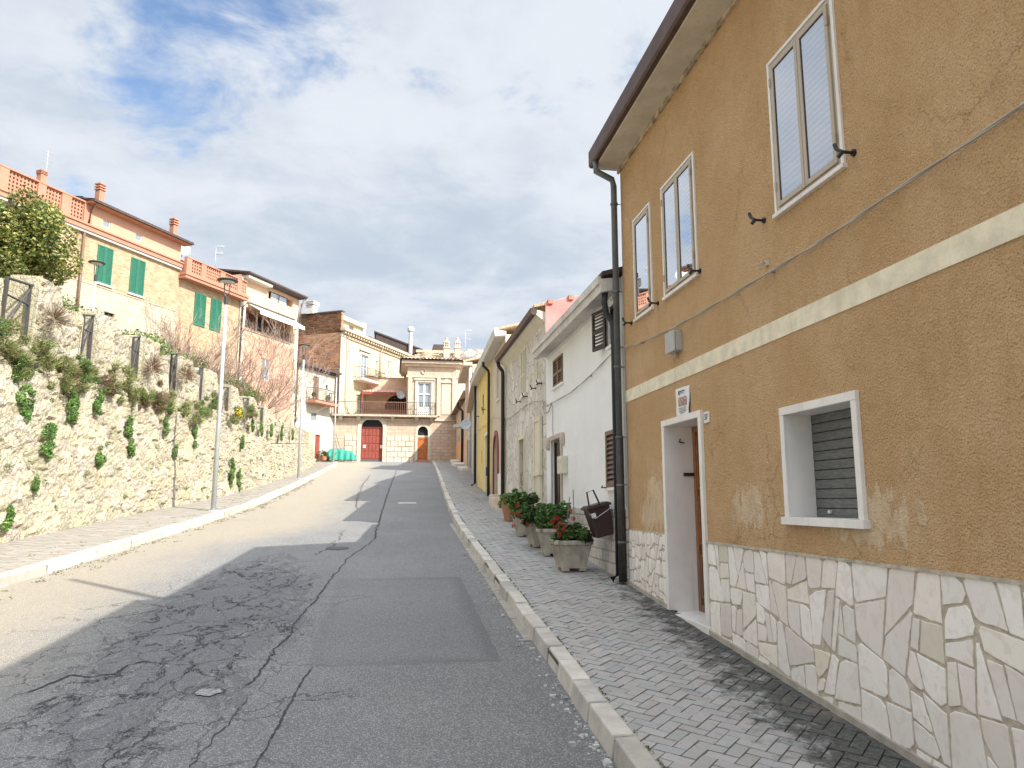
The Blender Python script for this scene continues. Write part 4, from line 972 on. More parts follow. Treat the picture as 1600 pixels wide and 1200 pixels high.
for s in (8.95, -6): m.add([FR0(s, 0, 6.11), FR0(s, -3.6, 7.45), FR0(s, -7, 6.11)], [(0, 1, 2)])
m.build('gable', OCHRE, OH, recalc=False)
MB().hexa([FR0(s, d, z) for (d, z) in ((.44, 6.345), (-3.0, 7.50), (.40, 6.66), (-3.0, 7.78)) for s in (-6, 4.4)]).build('roof_step', DKTILE, OH)
MB().tube([FR0(4.3, -.05, 6.4), FR0(4.3, -.05, 8.65)], .055, 10).build('flue', ZINC, OH)
# pipes at the corner
pipe(OH, [FR0(8.86, .36, 6.14), FR0(8.86, .36, 6.0), FR0(8.93, .12, 5.93), FR0(8.96, .09, 5.85), FR0(8.96, .09, 2.45)], .042, ZINC); pipe(OH, [FR0(8.96, .09, 2.5), FR0(8.96, .09, .72)], .05, plain('cast_iron', (.035, .028, .027), .5, .3, 12, .3), 'lower_drainpipe')
clamp_rings(OH, FR0, 8.96, .09, (5.6, 4.4, 3.4, 2.5, 1.9, 1.2), .052, ZINC)
# things fixed on the ochre house
t = empty('junction_box', FR0(7.16, 0, 3.22), 'light grey electrical box on the ochre wall above the house door', 'electrical box')
MB().box(FR0, 7.03, 7.28, -.005, .075, 3.23, 3.44).build('box', GREYBOX, t, bevel=.012); MB().box(FR0, 7.025, 7.285, .075, .095, 3.225, 3.445).build('cover', GREYBOX, t, bevel=.012); MB().tube([FR0(7.16, .03, 3.23), FR0(7.16, .03, 3.18)], .015, 8).build('cable_gland', GREYBOX, t)
t = empty('poster', FR0(7.04, 0, 2.55), 'small white paper notice with a picture taped above the ochre house door', 'poster')
q = MB(); n = 8
for k in range(n):
    for j in range(6):
        def pp(u, v): return FR0(7.20 - .32 * u + .006 * math.sin(v * 9), .014 + .012 * math.sin(u * 3 + v * 2) * v + .01 * (1 - v), 2.563 + .285 * v)
        q.quad(pp(k / n, j / 6), pp((k + 1) / n, j / 6), pp((k + 1) / n, (j + 1) / 6), pp(k / n, (j + 1) / 6))
q.build('paper', PAPER, t, recalc=False)
MB().box(FR0, 6.93, 7.13, .027, .0285, 2.655, 2.745).build('picture', PHOTO, t)
q = MB(); rr_ = random.Random(3)
for z, w, hh in ((2.80, .12, .012), (2.785, .08, .006), (2.63, .20, .005), (2.615, .16, .005), (2.598, .18, .006), (2.582, .12, .005)):
    x = 7.03 + w / 2
    while x > 7.03 - w / 2: L = rr_.uniform(.008, .022); q.box(FR0, x - L, x, .027, .0285, z, z + hh); x -= L + .006
q.box(FR0, 7.10, 7.125, .027, .0285, 2.775, 2.815); q.build('print', INK, t)
def text(body, size, loc, rot, m_, parent, name, extr=.002):
    c = bpy.data.curves.new(name, 'FONT'); c.body = body; c.size = size; c.extrude = extr; c.align_x = 'CENTER'; c.align_y = 'CENTER'
    o = bpy.data.objects.new(name, c); S.collection.objects.link(o); dg = bpy.context.evaluated_depsgraph_get(); me = bpy.data.meshes.new_from_object(o.evaluated_get(dg)); bpy.data.objects.remove(o)
    o = bpy.data.objects.new(name, me); S.collection.objects.link(o); me.materials.clear(); me.materials.append(m_); o.rotation_euler = rot; o.parent = parent; o.location = Vector(loc) - (parent.location if parent else Vector()); return o
t = empty('house_number', FR0(6.50, 0, 2.42), 'white tile with the number 37 beside the door surround', 'house number')
MB().box(FR0, 6.445, 6.555, 0, .014, 2.425, 2.53).build('tile', WPAINT, t, bevel=.003); text('37', .075, FR0(6.50, .0155, 2.478), (R(90), 0, R(-90)), INK, t, 'numerals')

def cable(pts, r, lab, clips=True):
    P = []
    for a, b in zip(pts, pts[1:]):
        for k in range(6): u = k / 6; p = a.lerp(b, u); P.append(p + Vector((0, 0, -.003 * math.sin(math.pi * u))))
    P.append(pts[-1]); q = MB()
    for ph in (0, math.pi):
        Q = [p + Vector((.7, 0, 0)) * 0 + Vector((-r * .5 * math.cos(i * .8 + ph), 0, r * .5 * math.sin(i * .8 + ph))) for i, p in enumerate(P)]; q.tube(Q, r * .55, 5)
    if clips:
        for p in pts[2:-1:3]: q.box(WORLD, p.x - .004, 2.91, p.y - .008, p.y + .008, p.z - .014, p.z + .014)
    return tag(q.build('cable', CABLEM, smooth=True), lab, 'cable')
cable([FR0(s, .035, z) for s, z in ((-5, 3.6), (-1, 3.5), (2.78, 3.53), (3.68, 3.5), (4.32, 3.47), (5.14, 3.47), (6.26, 3.48), (7.2, 3.5), (8.2, 3.56), (8.87, 3.64))], .011, 'twisted grey cable sagging across the ochre wall below the upper windows')
q = MB(); q.tube([FR0(5.24, 0, 3.57), FR0(5.24, .05, 3.575), FR0(5.25, .07, 3.56), FR0(5.26, .06, 3.53), FR0(5.26, .04, 3.53)], .008, 6); q.lathe(FR0(5.24, .0, 3.57), [(.02, -.02), (.02, .02)], 8); tag(q.build('wall_hook', plain('old_white_metal', (.55, .5, .42))), 'small cream hook with its cable clip just above the twisted cable on the ochre wall', 'hook')

# white house ---------------------------------------------------------------
WH = root('white_house', FR0, 11.4, GZ(11.4), 'white plastered house with dark brown shutters next to the ochre house')
wops = [(12.43, 13.22, 3.76, 4.28), (9.18, 9.62, 3.80, 4.36), (12.63, 13.37, 1.15, 2.80), (9.30, 9.78, 1.9, 2.62)]
m = MB(); front(m, FR0, 8.96, 13.9, .3, 4.62, wops, .12); shell(m, FR0, 8.96, 13.9, .3, 4.62, 7.5); m.build('wall', WHITEPL, WH, recalc=False)
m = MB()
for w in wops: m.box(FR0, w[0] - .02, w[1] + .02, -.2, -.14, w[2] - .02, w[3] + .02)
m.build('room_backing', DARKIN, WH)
PLW = bricks('squared_plinth_stone', (.60, .54, .46), (.68, .64, .58), (.40, .35, .29), .30, .15, .6, heading=0, mortw=.014)
m = MB(); m.hexa([FR0(s, d, z) for z, in ((.3,),) for d in (0, .03) for s in (8.96, 12.55)] + [FR0(s, d, 1.60) for d in (0, .03) for s in (8.96, 12.55)]); m.box(FR0, 13.42, 13.9, 0, .03, .5, 1.62); m.build('plinth', PLW, WH)
shutter(WH, FR0, 12.43, 13.22, 3.76, 4.28, -.02, BROWNSH, .05, .04); MB().box(FR0, 12.38, 13.27, -.02, .04, 3.72, 3.76).build('sill', WHITEPL, WH)
# open shutter leaf with its dark window
FRS = Fr((2.9 - .02, 9.64), -72, -1)
q = frame(MB(), FR0, 9.18, 9.62, 3.80, 4.36, .04, -.06, -.02); q.build('window', DKBROWN, WH)
l0 = Fr((2.86, 9.64), -14, -1)
q = frame(MB(), l0, .0, .36, 3.80, 4.36, .04, -.015, .015); q.box(l0, .04, .32, -.015, .015, 4.04, 4.08); lf = q.build('shutter', DKBROWN, WH); slats(MB(), l0, .04, .32, 3.84, 4.32, .012, .045, .024).build('slats', DKBROWN, lf)
MB().box(FR0, 9.12, 9.68, -.02, .04, 3.76, 3.80).build('sill', WHITEPL, WH)
q = frame(MB(), FR0, 9.30, 9.78, 1.88, 2.64, .055, .005, .04); lf = q.build('shutter', BROWNSH, WH); slats(MB(), FR0, 9.355, 9.725, 1.935, 2.585, .036, .06, .028).build('slats', BROWNSH, lf); MB().box(FR0, 9.25, 9.82, 0, .05, 1.84, 1.88).build('sill', WHITEPL, WH)
dd = MB().box(FR0, 12.63, 13.37, -.10, -.06, 1.15, 2.80); frame(dd, FR0, 12.63, 13.0, 1.15, 2.8, .05, -.06, -.03); frame(dd, FR0, 13.0, 13.37, 1.15, 2.8, .05, -.06, -.03); dm = dd.build('door', DKBROWN, WH); MB().box(FR0, 12.72, 12.92, -.059, -.05, 1.7, 1.78).box(FR0, 12.72, 12.92, -.059, -.04, 2.35, 2.40).build('handle', ZINC, dm)
q = MB(); q.box(FR0, 12.53, 12.63, 0, .03, 1.2, 2.8); q.box(FR0, 13.37, 13.43, 0, .02, 1.2, 2.8); q.box(FR0, 12.50, 13.45, 0, .045, 2.80, 2.88); q.build('door_surround', plain('pinkish_stone_trim', (.50, .40, .34)), WH)
MB().box(FR0, 12.4, 13.5, 0, .3, .9, 1.13).build('doorstep', CONC, WH, bevel=.01)
for s, lab in ((12.40, 'small oval stone ornament right of the white house door top'), (13.62, 'small oval stone ornament left of the white house door top')):
    tag(MB().lathe(FR0(s, .03, 2.64), [(.02, 0), (.05, .05), (.055, .12), (.05, .19), (.02, .24)], 12).build('wall_lantern', plain('old_cream_stone', (.55, .47, .36))), lab, 'wall ornament', 'ornaments beside the white house door')
q = empty('letter_box', FR0(12.3, 0, 2.15), 'plain off-white letter box on the white wall right of the dark door', 'letter box'); MB().box(FR0, 12.17, 12.5, 0.001, .11, 2.16, 2.46).build('box', CREAMP, q, bevel=.01); MB().box(FR0, 12.2, 12.47, .11, .118, 2.36, 2.40).build('flap', CONC, q)
q = MB(); q.hexa([FR0(s, d, z) for (d, z) in ((0, 4.46), (.28, 4.40), (0, 4.62), (.28, 4.59)) for s in (9.03, 13.75)]); q.build('eave', CONC, WH, bevel=.01)
MB().box(FR0, 9.03, 13.75, .27, .31, 4.52, 4.62).build('eave_edge', CONC, WH)
q = MB(); [q.box(FR0, s, s + .05, 0, .03, 4.41, 4.46) for s in np.arange(9.05, 13.7, .1)]; q.build('dentil_course', WHITEPL, WH)
m = MB(); m.hexa([FR0(s, d, z) for (d, z) in ((.26, 4.62), (-3.7, 5.75), (.26, 4.68), (-3.7, 5.83)) for s in (9.0, 13.8)]); m.build('roof', DKTILE, WH)
pipe(WH, [FR0(9.10, .2, 4.42), FR0(9.10, .21, 4.28), FR0(9.08, .19, 4.12), FR0(9.05, .12, 4.02), FR0(9.04, .11, 3.9), FR0(9.04, .11, .80), FR0(9.06, .2, .74)], .042, BLACKM)
cable([FR0(s, .03, z) for s, z in ((8.9, 3.66), (9.3, 3.68), (10.53, 3.55), (11.74, 3.48), (13.3, 3.50), (13.7, 3.50), (13.95, 3.62), (15.0, 3.76), (15.95, 3.80), (18.0, 3.77), (19.1, 3.79))], .010, 'grey cable looping over the white house and the pale stone house fronts')
q = MB(); q.tube([FR0(13.25, .03, 3.50), FR0(13.22, .02, 3.3), FR0(13.27, .02, 3.05), FR0(13.2, .02, 2.9)], .007, 5); q.tube([FR0(13.95, .03, 3.62), FR0(13.99, .05, 3.5), FR0(13.8, .05, 3.36), FR0(13.5, .04, 3.36), FR0(13.3, .03, 3.48)], .012, 6); tag(q.build('cable_loop', CABLEM), 'slack loop of cable hanging above the white house door', 'cable')

# stone clad house -------------------------------------------------------------
SH = root('stone_clad_house', FR0, 16.5, GZ(16.5), 'house faced with pale crazy stone and cream shutters between the white and the beige house')
sops = [(16.1, 16.6, 4.08, 5.14), (14.45, 14.72, 4.13, 4.62), (16.28, 17.0, 1.4, 3.11)]
m = MB(); front(m, FR0, 13.9, 19.15, .8, 5.42, sops, .12); m.build('wall', CLAD, SH, recalc=False)
m = MB(); m.quad(FR0(13.9, 0, .8), FR0(13.9, -4.2, .8), FR0(13.9, -4.2, 6.62), FR0(13.9, 0, 5.60)); m.quad(FR0(13.9, -4.2, .8), FR0(13.9, -8, .8), FR0(13.9, -8, 5.6), FR0(13.9, -4.2, 6.62)); one('quad', FR0(19.15, 0, .8), FR0(19.15, -8, .8), FR0(19.15, -8, 5.3), FR0(19.15, 0, 5.42)).build('end_wall', PINKPL, SH, recalc=False); m.build('side_wall', PINKPL, SH, recalc=False)
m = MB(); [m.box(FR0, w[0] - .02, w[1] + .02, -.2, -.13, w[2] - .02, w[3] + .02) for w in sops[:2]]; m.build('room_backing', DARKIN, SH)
shutter(SH, FR0, 16.1, 16.6, 4.08, 5.14, -.0, CREAMP, .06, .04); shutter(SH, FR0, 14.45, 14.72, 4.13, 4.62, 0, CREAMP, .06, .03, leaves=1, mid=False)
MB().box(FR0, 16.03, 16.67, 0, .05, 4.03, 4.08).build('sill', SLAB, SH); MB().box(FR0, 14.38, 14.78, 0, .05, 4.08, 4.13).build('sill', SLAB, SH)
q = frame(MB(), FR0, 16.22, 17.06, 1.4, 3.17, .07, -.01, .03, False); q.build('door_surround', CREAMP, SH); MB().box(FR0, 16.28, 17.0, -.12, -.08, 1.4, 3.11).build('door', plain('pale_grey_door', (.42, .38, .31), .6, .1), SH)
q = MB(); q.box(FR0, 14.25, 14.92, .01, .05, 1.3, 3.37); frame(q, FR0, 14.25, 14.92, 1.3, 3.37, .08, .05, .07); q.box(FR0, 14.20, 14.97, .01, .09, 2.2, 2.28); q.build('shutter_door', CREAMP, SH)
for s, z in ((15.95, 4.0), (16.85, 4.0), (14.3, 4.03), (14.95, 4.03)): holdback(s, z, SH)
MB().hexa([FR0(s, d, z) for (d, z) in ((0, 5.22), (.18, 5.36), (0, 5.42), (.24, 5.47)) for s in (13.95, 19.15)]).build('cornice', CREAMP, SH)
q = MB(); q.prism([FR0(13.92, d, z) for d, z in ((.16, 5.47), (.17, 5.38), (.22, 5.34), (.28, 5.36), (.30, 5.48))], (0, 5.25, 0)); q.build('gutter', BROWNG, SH)
m = MB(); m.hexa([FR0(s, d, z) for (d, z) in ((.22, 5.50), (-4.2, 6.58), (.22, 5.56), (-4.2, 6.66)) for s in (13.92, 19.2)]); rf = m.build('roof', TILE, SH)
q = MB().box(FR0, 17.5, 17.75, -.5, -.25, 5.4, 5.75); q.build('chimney_base', BRICK_P, rf); MB().tube([FR0(17.62, -.38, 5.7), FR0(17.62, -.38, 6.18)], .07, 10).lathe(FR0(17.62, -.38, 6.18), [(.12, 0), (.12, .03), (.03, .07)], 12).build('flue', WEATHER, rf)
for k in range(9): MB().box(FR0, 13.86, 14.0, -.15 - k * .42, -.05 - k * .42, 5.57 + k * .103, 5.66 + k * .103).build('verge_tile', plain('red_verge', (.45, .2, .15), .9, .3), rf)
pipe(SH, [FR0(19.12, .22, 5.40), FR0(19.12, .2, 5.26), FR0(19.14, .09, 5.12), FR0(19.14, .08, 5.0), FR0(19.14, .08, 1.6)], .05, BLACKM)

# beige and yellow houses (the street turns a little) --------------------------
FR2 = Fr((2.9, 19.2), 1.6, -1)
def fz(s): return s + 19.2
BH = root('beige_house', FR2, 1.8, GZ(21), 'beige house with an arched oxblood door between the pale stone and yellow houses')
bops = [(1.4, 1.95, 4.62, 5.55), (1.62, 2.72, 1.6, 3.62), (.12, .58, 1.9, 3.85)]
m = MB(); front(m, FR2, 0, 3.7, 1, 6.15, bops, .12); shell(m, FR2, 0, 3.7, 1, 6.15, 8); arch_fill(m, FR2, 1.62, 2.72, 3.1, 3.62, 0, .12); m.build('wall', BEIGEPL, BH, recalc=False)
arch_band(FR2, 1.62, 2.72, 1.75, 3.1, 3.62, .13, -.0, .045).build('door_surround', REDP, BH)
MB().box(FR2, 1.62, 2.72, -.12, -.08, 1.6, 3.62).build('door', plain('dark_red_door', (.12, .03, .02), .6), BH); MB().box(FR2, .12, .58, -.12, -.08, 1.9, 3.85).build('side_door', plain('dark_olive_door', (.10, .09, .06), .6), BH)
MB().box(FR2, .62, 1.4, .0, .05, 1.6, 2.45).build('dado', SLAB, BH); q = frame(MB(), FR2, .06, .64, 1.9, 3.91, .06, 0, .03, False); q.build('door_frame', CREAMP, BH)
glazed(BH, FR2, 1.4, 1.95, 4.62, 5.55, -.04, CREAMP, 2, .04); frame(MB(), FR2, 1.34, 2.01, 4.56, 5.61, .06, 0, .03).build('window_surround', CREAMP, BH)
YH = root('yellow_house', FR2, 6, GZ(25.3), 'bright yellow house with white door surround far along the right pavement')
yops = [(4.55, 5.0, 4.75, 5.5), (6.3, 6.7, 4.72, 5.45), (4.55, 5.4, 2.0, 3.85), (6.75, 7.05, 3.0, 3.45)]
m = MB(); front(m, FR2, 3.7, 8.6, 1, 6.15, yops, .12); shell(m, FR2, 3.7, 8.6, 1, 6.15, 8); m.build('wall', YELLOWPL, YH, recalc=False)
for w in yops[:2]: shutter(YH, FR2, *w, -.04, DKBROWN, .06, .04); holdback(w[0] + 19.1, w[2] - .1, YH)
frame(MB(), FR2, 4.45, 5.5, 2.0, 3.95, .1, 0, .04, False).build('door_surround', WPAINT, YH); MB().box(FR2, 4.55, 5.4, -.12, -.08, 2.0, 3.85).build('door', plain('grey_white_door', (.5, .5, .48)), YH); MB().box(FR2, 6.75, 7.05, -.1, -.06, 3, 3.45).build('window', REDP, YH)
MB().hexa([FR2(s, d, z) for z in (1.4, 0) for d in (0, .03) for s in (3.8, 4.45)][:4] + [FR2(s, d, 2.15) for d in (0, .03) for s in (3.8, 4.45)]).build('dado', WHITEPL, YH)
for rt, a, b, nm in ((BH, 0, 3.7, 'eave'), (YH, 3.7, 8.7, 'eave')):
    q = MB(); q.hexa([FR2(s, d, z) for (d, z) in ((0, 6.10), (.30, 6.06), (0, 6.2), (.34, 6.26)) for s in (a - (.15 if a == 0 else 0), b)]); q.build(nm, plain('white_eave', (.62, .60, .55), .8, .06, 3, .1, streak=.3), rt)
    MB().hexa([FR2(s, d, z) for (d, z) in ((.3, 6.26), (-4, 7.3), (.3, 6.32), (-4, 7.38)) for s in (a, b)]).build('roof', TILE, rt)
q = empty('post_box', FR2(4.28, 0, 2.5), 'small black letter box on the yellow house front', 'letter box'); MB().box(FR2, 4.18, 4.38, .0, .1, 2.5, 2.78).build('box', BLACKM, q, bevel=.01); MB().box(FR2, 4.2, 4.36, .1, .106, 2.68, 2.71).build('slot', ZINC, q)
pipe(BH, [FR2(3.7, .27, 6.1), FR2(3.7, .26, 5.95), FR2(3.7, .1, 5.8), FR2(3.7, .08, 5.7), FR2(3.7, .08, 1.8)], .045, BLACKM); pipe(YH, [FR2(8.55, .12, 6.05), FR2(8.55, .1, 2.35), FR2(8.62, .22, 2.28)], .045, BLACKM)
chimney(FR2, 1.0, -1.3, 6.3, 7.3, .4, BRICK_P, None, parent=BH); chimney(FR2, 6.3, -1.8, 6.3, 7.2, .4, BRICK_P, None, parent=YH)
cable([FR2(s, .04, z) for s, z in ((.0, 3.82), (1.2, 4.0), (2.5, 4.18), (3.7, 4.2), (5.5, 4.22), (8.4, 4.3))], .009, 'thin cable running across the beige and yellow house fronts', False)
m = MB(); 
for a, b, d, z0, z1 in ((-.9, -.3, .32, 1.2, 1.60), (-.3, .5, .36, 1.25, 1.80), (.5, 1.3, .3, 1.3, 1.88)): m.box(FR2, a, b, .0, d, z0, z1)
tag(m.build('stone_steps', RUSTIC, bevel=.02), 'low pale stone steps on the pavement below the beige house', 'steps')

# far end of the right side ------------------------------------------------------
FR3 = Fr((3.22, 27.85), 4.6, -1)
NH = root('narrow_house', FR3, 5, GZ(33), 'narrow worn house seen edge on beyond the yellow one')
m = MB(); front(m, FR3, 0, 13.2, 1.5, 6.6, [(4, 5, 2.5, 4.6), (8, 9, 2.9, 5), (4, 5, 5.1, 6.1)], .12); shell(m, FR3, 0, 13.2, 1.5, 6.6, 8); m.build('wall', OFFWHITE, NH, recalc=False)
for w in ((4, 5, 2.5, 4.6), (8, 9, 2.9, 5)): MB().box(FR3, w[0], w[1], -.12, -.08, w[2], w[3]).build('door', DKBROWN, NH)
glazed(NH, FR3, 4, 5, 5.1, 6.1, -.04, WPAINT)
MB().hexa([FR3(s, d, z) for (d, z) in ((.3, 6.58), (-4, 7.5), (.3, 6.66), (-4, 7.6)) for s in (0, 13.2)]).build('roof', TILE, NH)
FR4 = Fr((4.28, 41), 2.0, -1)
TH = root('tall_house', FR4, 3, GZ(44), 'tall narrow beige house with a white pipe before the far right corner')
m = MB(); front(m, FR4, 0, 6.4, 2.6, 9.4, [(1.5, 2.3, 6.6, 8.0), (4.0, 4.8, 6.6, 8.0), (3, 4, 3.2, 5.4)], .12); shell(m, FR4, 0, 6.4, 2.6, 9.4, 8); m.build('wall', FARBEIGE, TH, recalc=False)
for w in ((1.5, 2.3, 6.6, 8.0), (4.0, 4.8, 6.6, 8.0)): glazed(TH, FR4, *w, -.04, WPAINT)
MB().box(FR4, 3, 4, -.12, -.08, 3.2, 5.4).build('door', DKBROWN, TH)
MB().hexa([FR4(s, d, z) for (d, z) in ((0, 9.3), (.5, 9.3), (0, 9.5), (.5, 9.5)) for s in (-.1, 6.5)]).build('eave', FARBEIGE, TH); MB().hexa([FR4(s, d, z) for (d, z) in ((.5, 9.5), (-4, 10.6), (.5, 9.6), (-4, 10.7)) for s in (-.1, 6.5)]).build('roof', TILE, TH)
pipe(TH, [FR4(.1, .1, 9.3), FR4(.1, .1, 3.2)], .09, plain('white_pipe', (.62, .62, .6), .5)); pipe(TH, [FR4(-.5, .0, 7.5), FR4(-.5, 0, 3.3)], .05, plain('white_pipe', (.62, .62, .6), .5))
MB().box(FR4, 2.0, 3.0, 0, .9, 6.0, 6.15).build('balcony', CONC, TH)
FR5 = Fr((4.78, 47.5), .9, -1)
LH = root('low_house', FR5, 6, GZ(54), 'low beige house with orange base and brown downpipe at the far right corner')
m = MB(); front(m, FR5, 0, 12.4, 3.2, 8.75, [(4.5, 5.5, 4.4, 6.6), (8.5, 9.4, 4.6, 6.7)], .12); shell(m, FR5, 0, 12.4, 3.2, 8.75, 8); m.build('wall', FARBEIGE, LH, recalc=False)
MB().box(FR5, 3.0, 12.4, 0, .02, 4, 6.2).build('dado', ORANGE, LH); [MB().box(FR5, *w[:2], -.1, -.06, *w[2:]).build('door', BROWNSH, LH) for w in ((4.5, 5.5, 4.4, 6.6), (8.5, 9.4, 4.6, 6.7))]
MB().hexa([FR5(s, d, z) for (d, z) in ((-.1, 8.72), (.45, 8.6), (-.1, 8.9), (.45, 8.72)) for s in (3.8, 12.5)]).build('eave', BROWNSH, LH); MB().hexa([FR5(s, d, z) for (d, z) in ((.4, 8.74), (-4, 10.0), (.4, 8.84), (-4, 10.1)) for s in (0, 12.5)]).build('roof', TILE, LH)
pipe(LH, [FR5(4.2, .45, 8.6), FR5(4.2, .45, 8.3), FR5(4.2, .12, 8.0), FR5(4.2, .12, 4.4)], .09, DKBROWN)
m = MB(); 
for x0, x1, y0, y1, z1 in ((3.75, 4.3, 41, 44, .16), (3.9, 4.75, 47.4, 50.5, .18), (4.2, 4.8, 52.5, 56, .22)): m.hexa([(x, y, GZ(y) + z) for z in (-.2, z1) for y in (y0, y1) for x in (x0, x1)])
tag(m.build('stone_ledges', CONC, bevel=.02), 'worn concrete ledges along the far right house fronts', 'ledge')
def dish(p, r, tilt, lab, face, grp='satellite dishes'):
    t = empty('satellite_dish', p, lab, 'satellite dish', grp); pr = [(r * k / 5, .22 * r * (k / 5) ** 2) for k in range(1, 6)] + [(r * .98, .2 * r), (.01, -.02)]
    o = MB().lathe((0, 0, 0), [(.01, 0)] + pr, 18).build('reflector', plain('dish_grey', (.50, .53, .57), .5), None, smooth=True, origin=(0, 0, 0)); o.parent = t; o.rotation_euler = Vector(face).to_track_quat('Z', 'Y').to_euler()
    f = Vector(face).normalized(); q = MB(); q.tube([Vector(p), Vector(p) + f * r * .7 + Vector((0, 0, -r * .2))], .012, 5); q.tube([Vector(p) - f * .02, Vector(p) - f * .15, Vector(p) - f * .15 - Vector((0, 0, r * .9))], .02, 6); q.build('bracket', GALV, t); return t
dish((2.96, 30.5, 4.85), .24, 0, 'grey satellite dish on the right beyond the yellow house', (-.5, -1, .25))

# ------------------------------------------------------------ row of houses up on the left
FL = Fr((-6.53, 52.2), 28, 1)
H1 = root('brick_house', FL, -15, 8.5, 'long sandy brick house with green shutters, attic storey and terracotta chimneys, upper left')
ho = [(-17.0, -16.1, 12.2, 14.1), (-15.0, -14.07, 12.2, 14.1), (-20.4, -19.5, 12.2, 14.1), (-22.8, -21.9, 12.2, 14.1)]
m = MB(); front(m, FL, -26, -11.7, 12.0, 14.5, ho, .12); m.quad(FL(-26, 0, 12), FL(-26, -8, 12), FL(-26, -8, 14.5), FL(-26, 0, 14.5)); m.quad(FL(-11.7, 0, 12), FL(-11.7, -8, 12), FL(-11.7, -8, 14.5), FL(-11.7, 0, 14.5)); m.build('wall', BRICK_Y, H1, recalc=False)
m = MB(); front(m, FL, -26, -11.7, 5, 12.0, [(-19.0, -18.7, 11.0, 11.4), (-16.3, -15.7, 10.4, 10.9)], .2); m.quad(FL(-11.7, 0, 5), FL(-11.7, -8, 5), FL(-11.7, -8, 12), FL(-11.7, 0, 12)); m.box(FL, -26, -11.7, -.3, .03, 12.0, 12.06); m.build('lower_wall', STONE_L, H1, recalc=False)
MB().box(FL, -16.3, -15.7, -.2, -.15, 10.4, 10.9).build('vent', DARKIN, H1)
MB().box(FL, -26, -11.68, -8, .22, 14.5, 14.72).box(FL, -26, -11.66, 0, .28, 14.72, 14.80).build('floor_band', TERRA, H1); MB().box(FL, -26, -11.7, 0, .16, 14.38, 14.5).build('moulding', plain('grey_moulding', (.5, .5, .48)), H1)
m = MB(); front(m, FL, -17.5, -11.7, 14.8, 15.86, [(-16.85, -16.4, 15.08, 15.42), (-14.85, -14.4, 15.08, 15.42)], .1); m.quad(FL(-11.7, 0, 14.8), FL(-11.7, -7, 14.8), FL(-11.7, -7, 15.9), FL(-11.7, 0, 15.86)); m.quad(FL(-17.5, 0, 14.8), FL(-17.5, -7, 14.8), FL(-17.5, -7, 15.9), FL(-17.5, 0, 15.86)); m.quad(FL(-17.5, -7, 14.8), FL(-11.7, -7, 14.8), FL(-11.7, -7, 15.9), FL(-17.5, -7, 15.9)); m.build('attic_wall', PEACH, H1, recalc=False)
for a in (-16.85, -14.85): glazed(H1, FL, a, a + .45, 15.08, 15.42, -.04, WPAINT, 1, .04)
q = MB(); q.box(FL, -17.9, -11.4, -.1, .45, 15.86, 15.94); q.build('eave', TERRA, H1); MB().box(FL, -17.9, -11.35, .42, .56, 15.90, 16.02).build('gutter', DKTILE, H1)
rf = corr(MB(), FL(-17.95, .5, 15.96), FL(-11.35, .5, 15.96), FL(-11.35, -3.5, 17.0), FL(-17.95, -3.5, 17.0), 30, .04, 5); rfo = MB().hexa([FL(s, d, z) for (d, z) in ((.48, 15.93), (-3.5, 16.95), (-7.2, 15.9), (-3.5, 16.9)) for s in (-17.95, -11.35)][:0] or [FL(s, d, z) for (d, z) in ((.48, 15.93), (-3.5, 16.9), (.48, 15.97), (-3.5, 16.98)) for s in (-17.95, -11.35)]).build('roof', DKTILE, H1)
rf.build('roof_tiles', DKTILE, rfo, recalc=False)
chimney(FL, -17.25, .1, 15.9, 17.1, .30, TERRA, None, parent=rfo); chimney(FL, -12.35, .0, 15.9, 17.15, .30, TERRA, None, parent=rfo)
q = MB()
for a, b in ((-26, -25.8), (-23.8, -23.4), (-22.4, -21.7), (-20.35, -19.95), (-19.15, -18.65), (-17.95, -17.5)): q.box(FL, a, b, -.25, .04, 14.8, 15.86)
q.box(FL, -26, -17.5, -.2, .02, 14.8, 14.95); q.build('parapet_pier', TERRA, H1); MB().box(FL, -26, -17.5, -.27, .06, 15.86, 15.93).build('coping', TERRA, H1)
for a, b in ((-25.8, -23.8), (-23.4, -22.4), (-21.7, -20.35), (-19.95, -19.15), (-18.65, -17.95)): lattice(MB(), FL, a, b, 14.95, 15.86, -.04, .17, .075, .12).build('lattice', TERRA, H1)
chimney(FL, -20.15, -.1, 15.93, 16.5, .28, TERRA, None, parent=H1, name='parapet_chimney')
q = MB(); q.box(FL, -19.6, -17.6, -3.2, -2.6, 14.8, 16.35); q.box(FL, -26, -23.5, -4, -3, 14.8, 16.2); q.build('terrace_wall', plain('old_render', (.48, .42, .32), .95, .25, 4, .4), H1)
for w in ho: shutter(H1, FL, *w, 0.0, GREENP, .09, .07); MB().box(FL, w[0] - .08, w[1] + .08, 0, .1, w[2] - .07, w[2]).build('sill', WPAINT, H1)
pipe(H1, [FL(-17.65, .45, 15.9), FL(-17.65, .15, 15.6), FL(-17.7, .1, 14.9)], .05, BROWNSH); pipe(H1, [FL(-17.9, .12, 14.4), FL(-17.9, .12, 9)], .06, BROWNSH)
q = MB(); q.tube([FL(-18.9, -1.5, 14.8), FL(-18.9, -1.5, 18.3)], .02, 5); [q.tube([FL(-18.9 - L, -1.5, z), FL(-18.9 + L, -1.5, z)], .012, 4) for z, L in ((17.6, .25), (17.8, .3), (18.0, .22), (18.2, .28))]; tag(q.build('antenna', GALV), 'tall thin antenna above the pierced brick parapet at the far left', 'antenna', 'roof antennas')

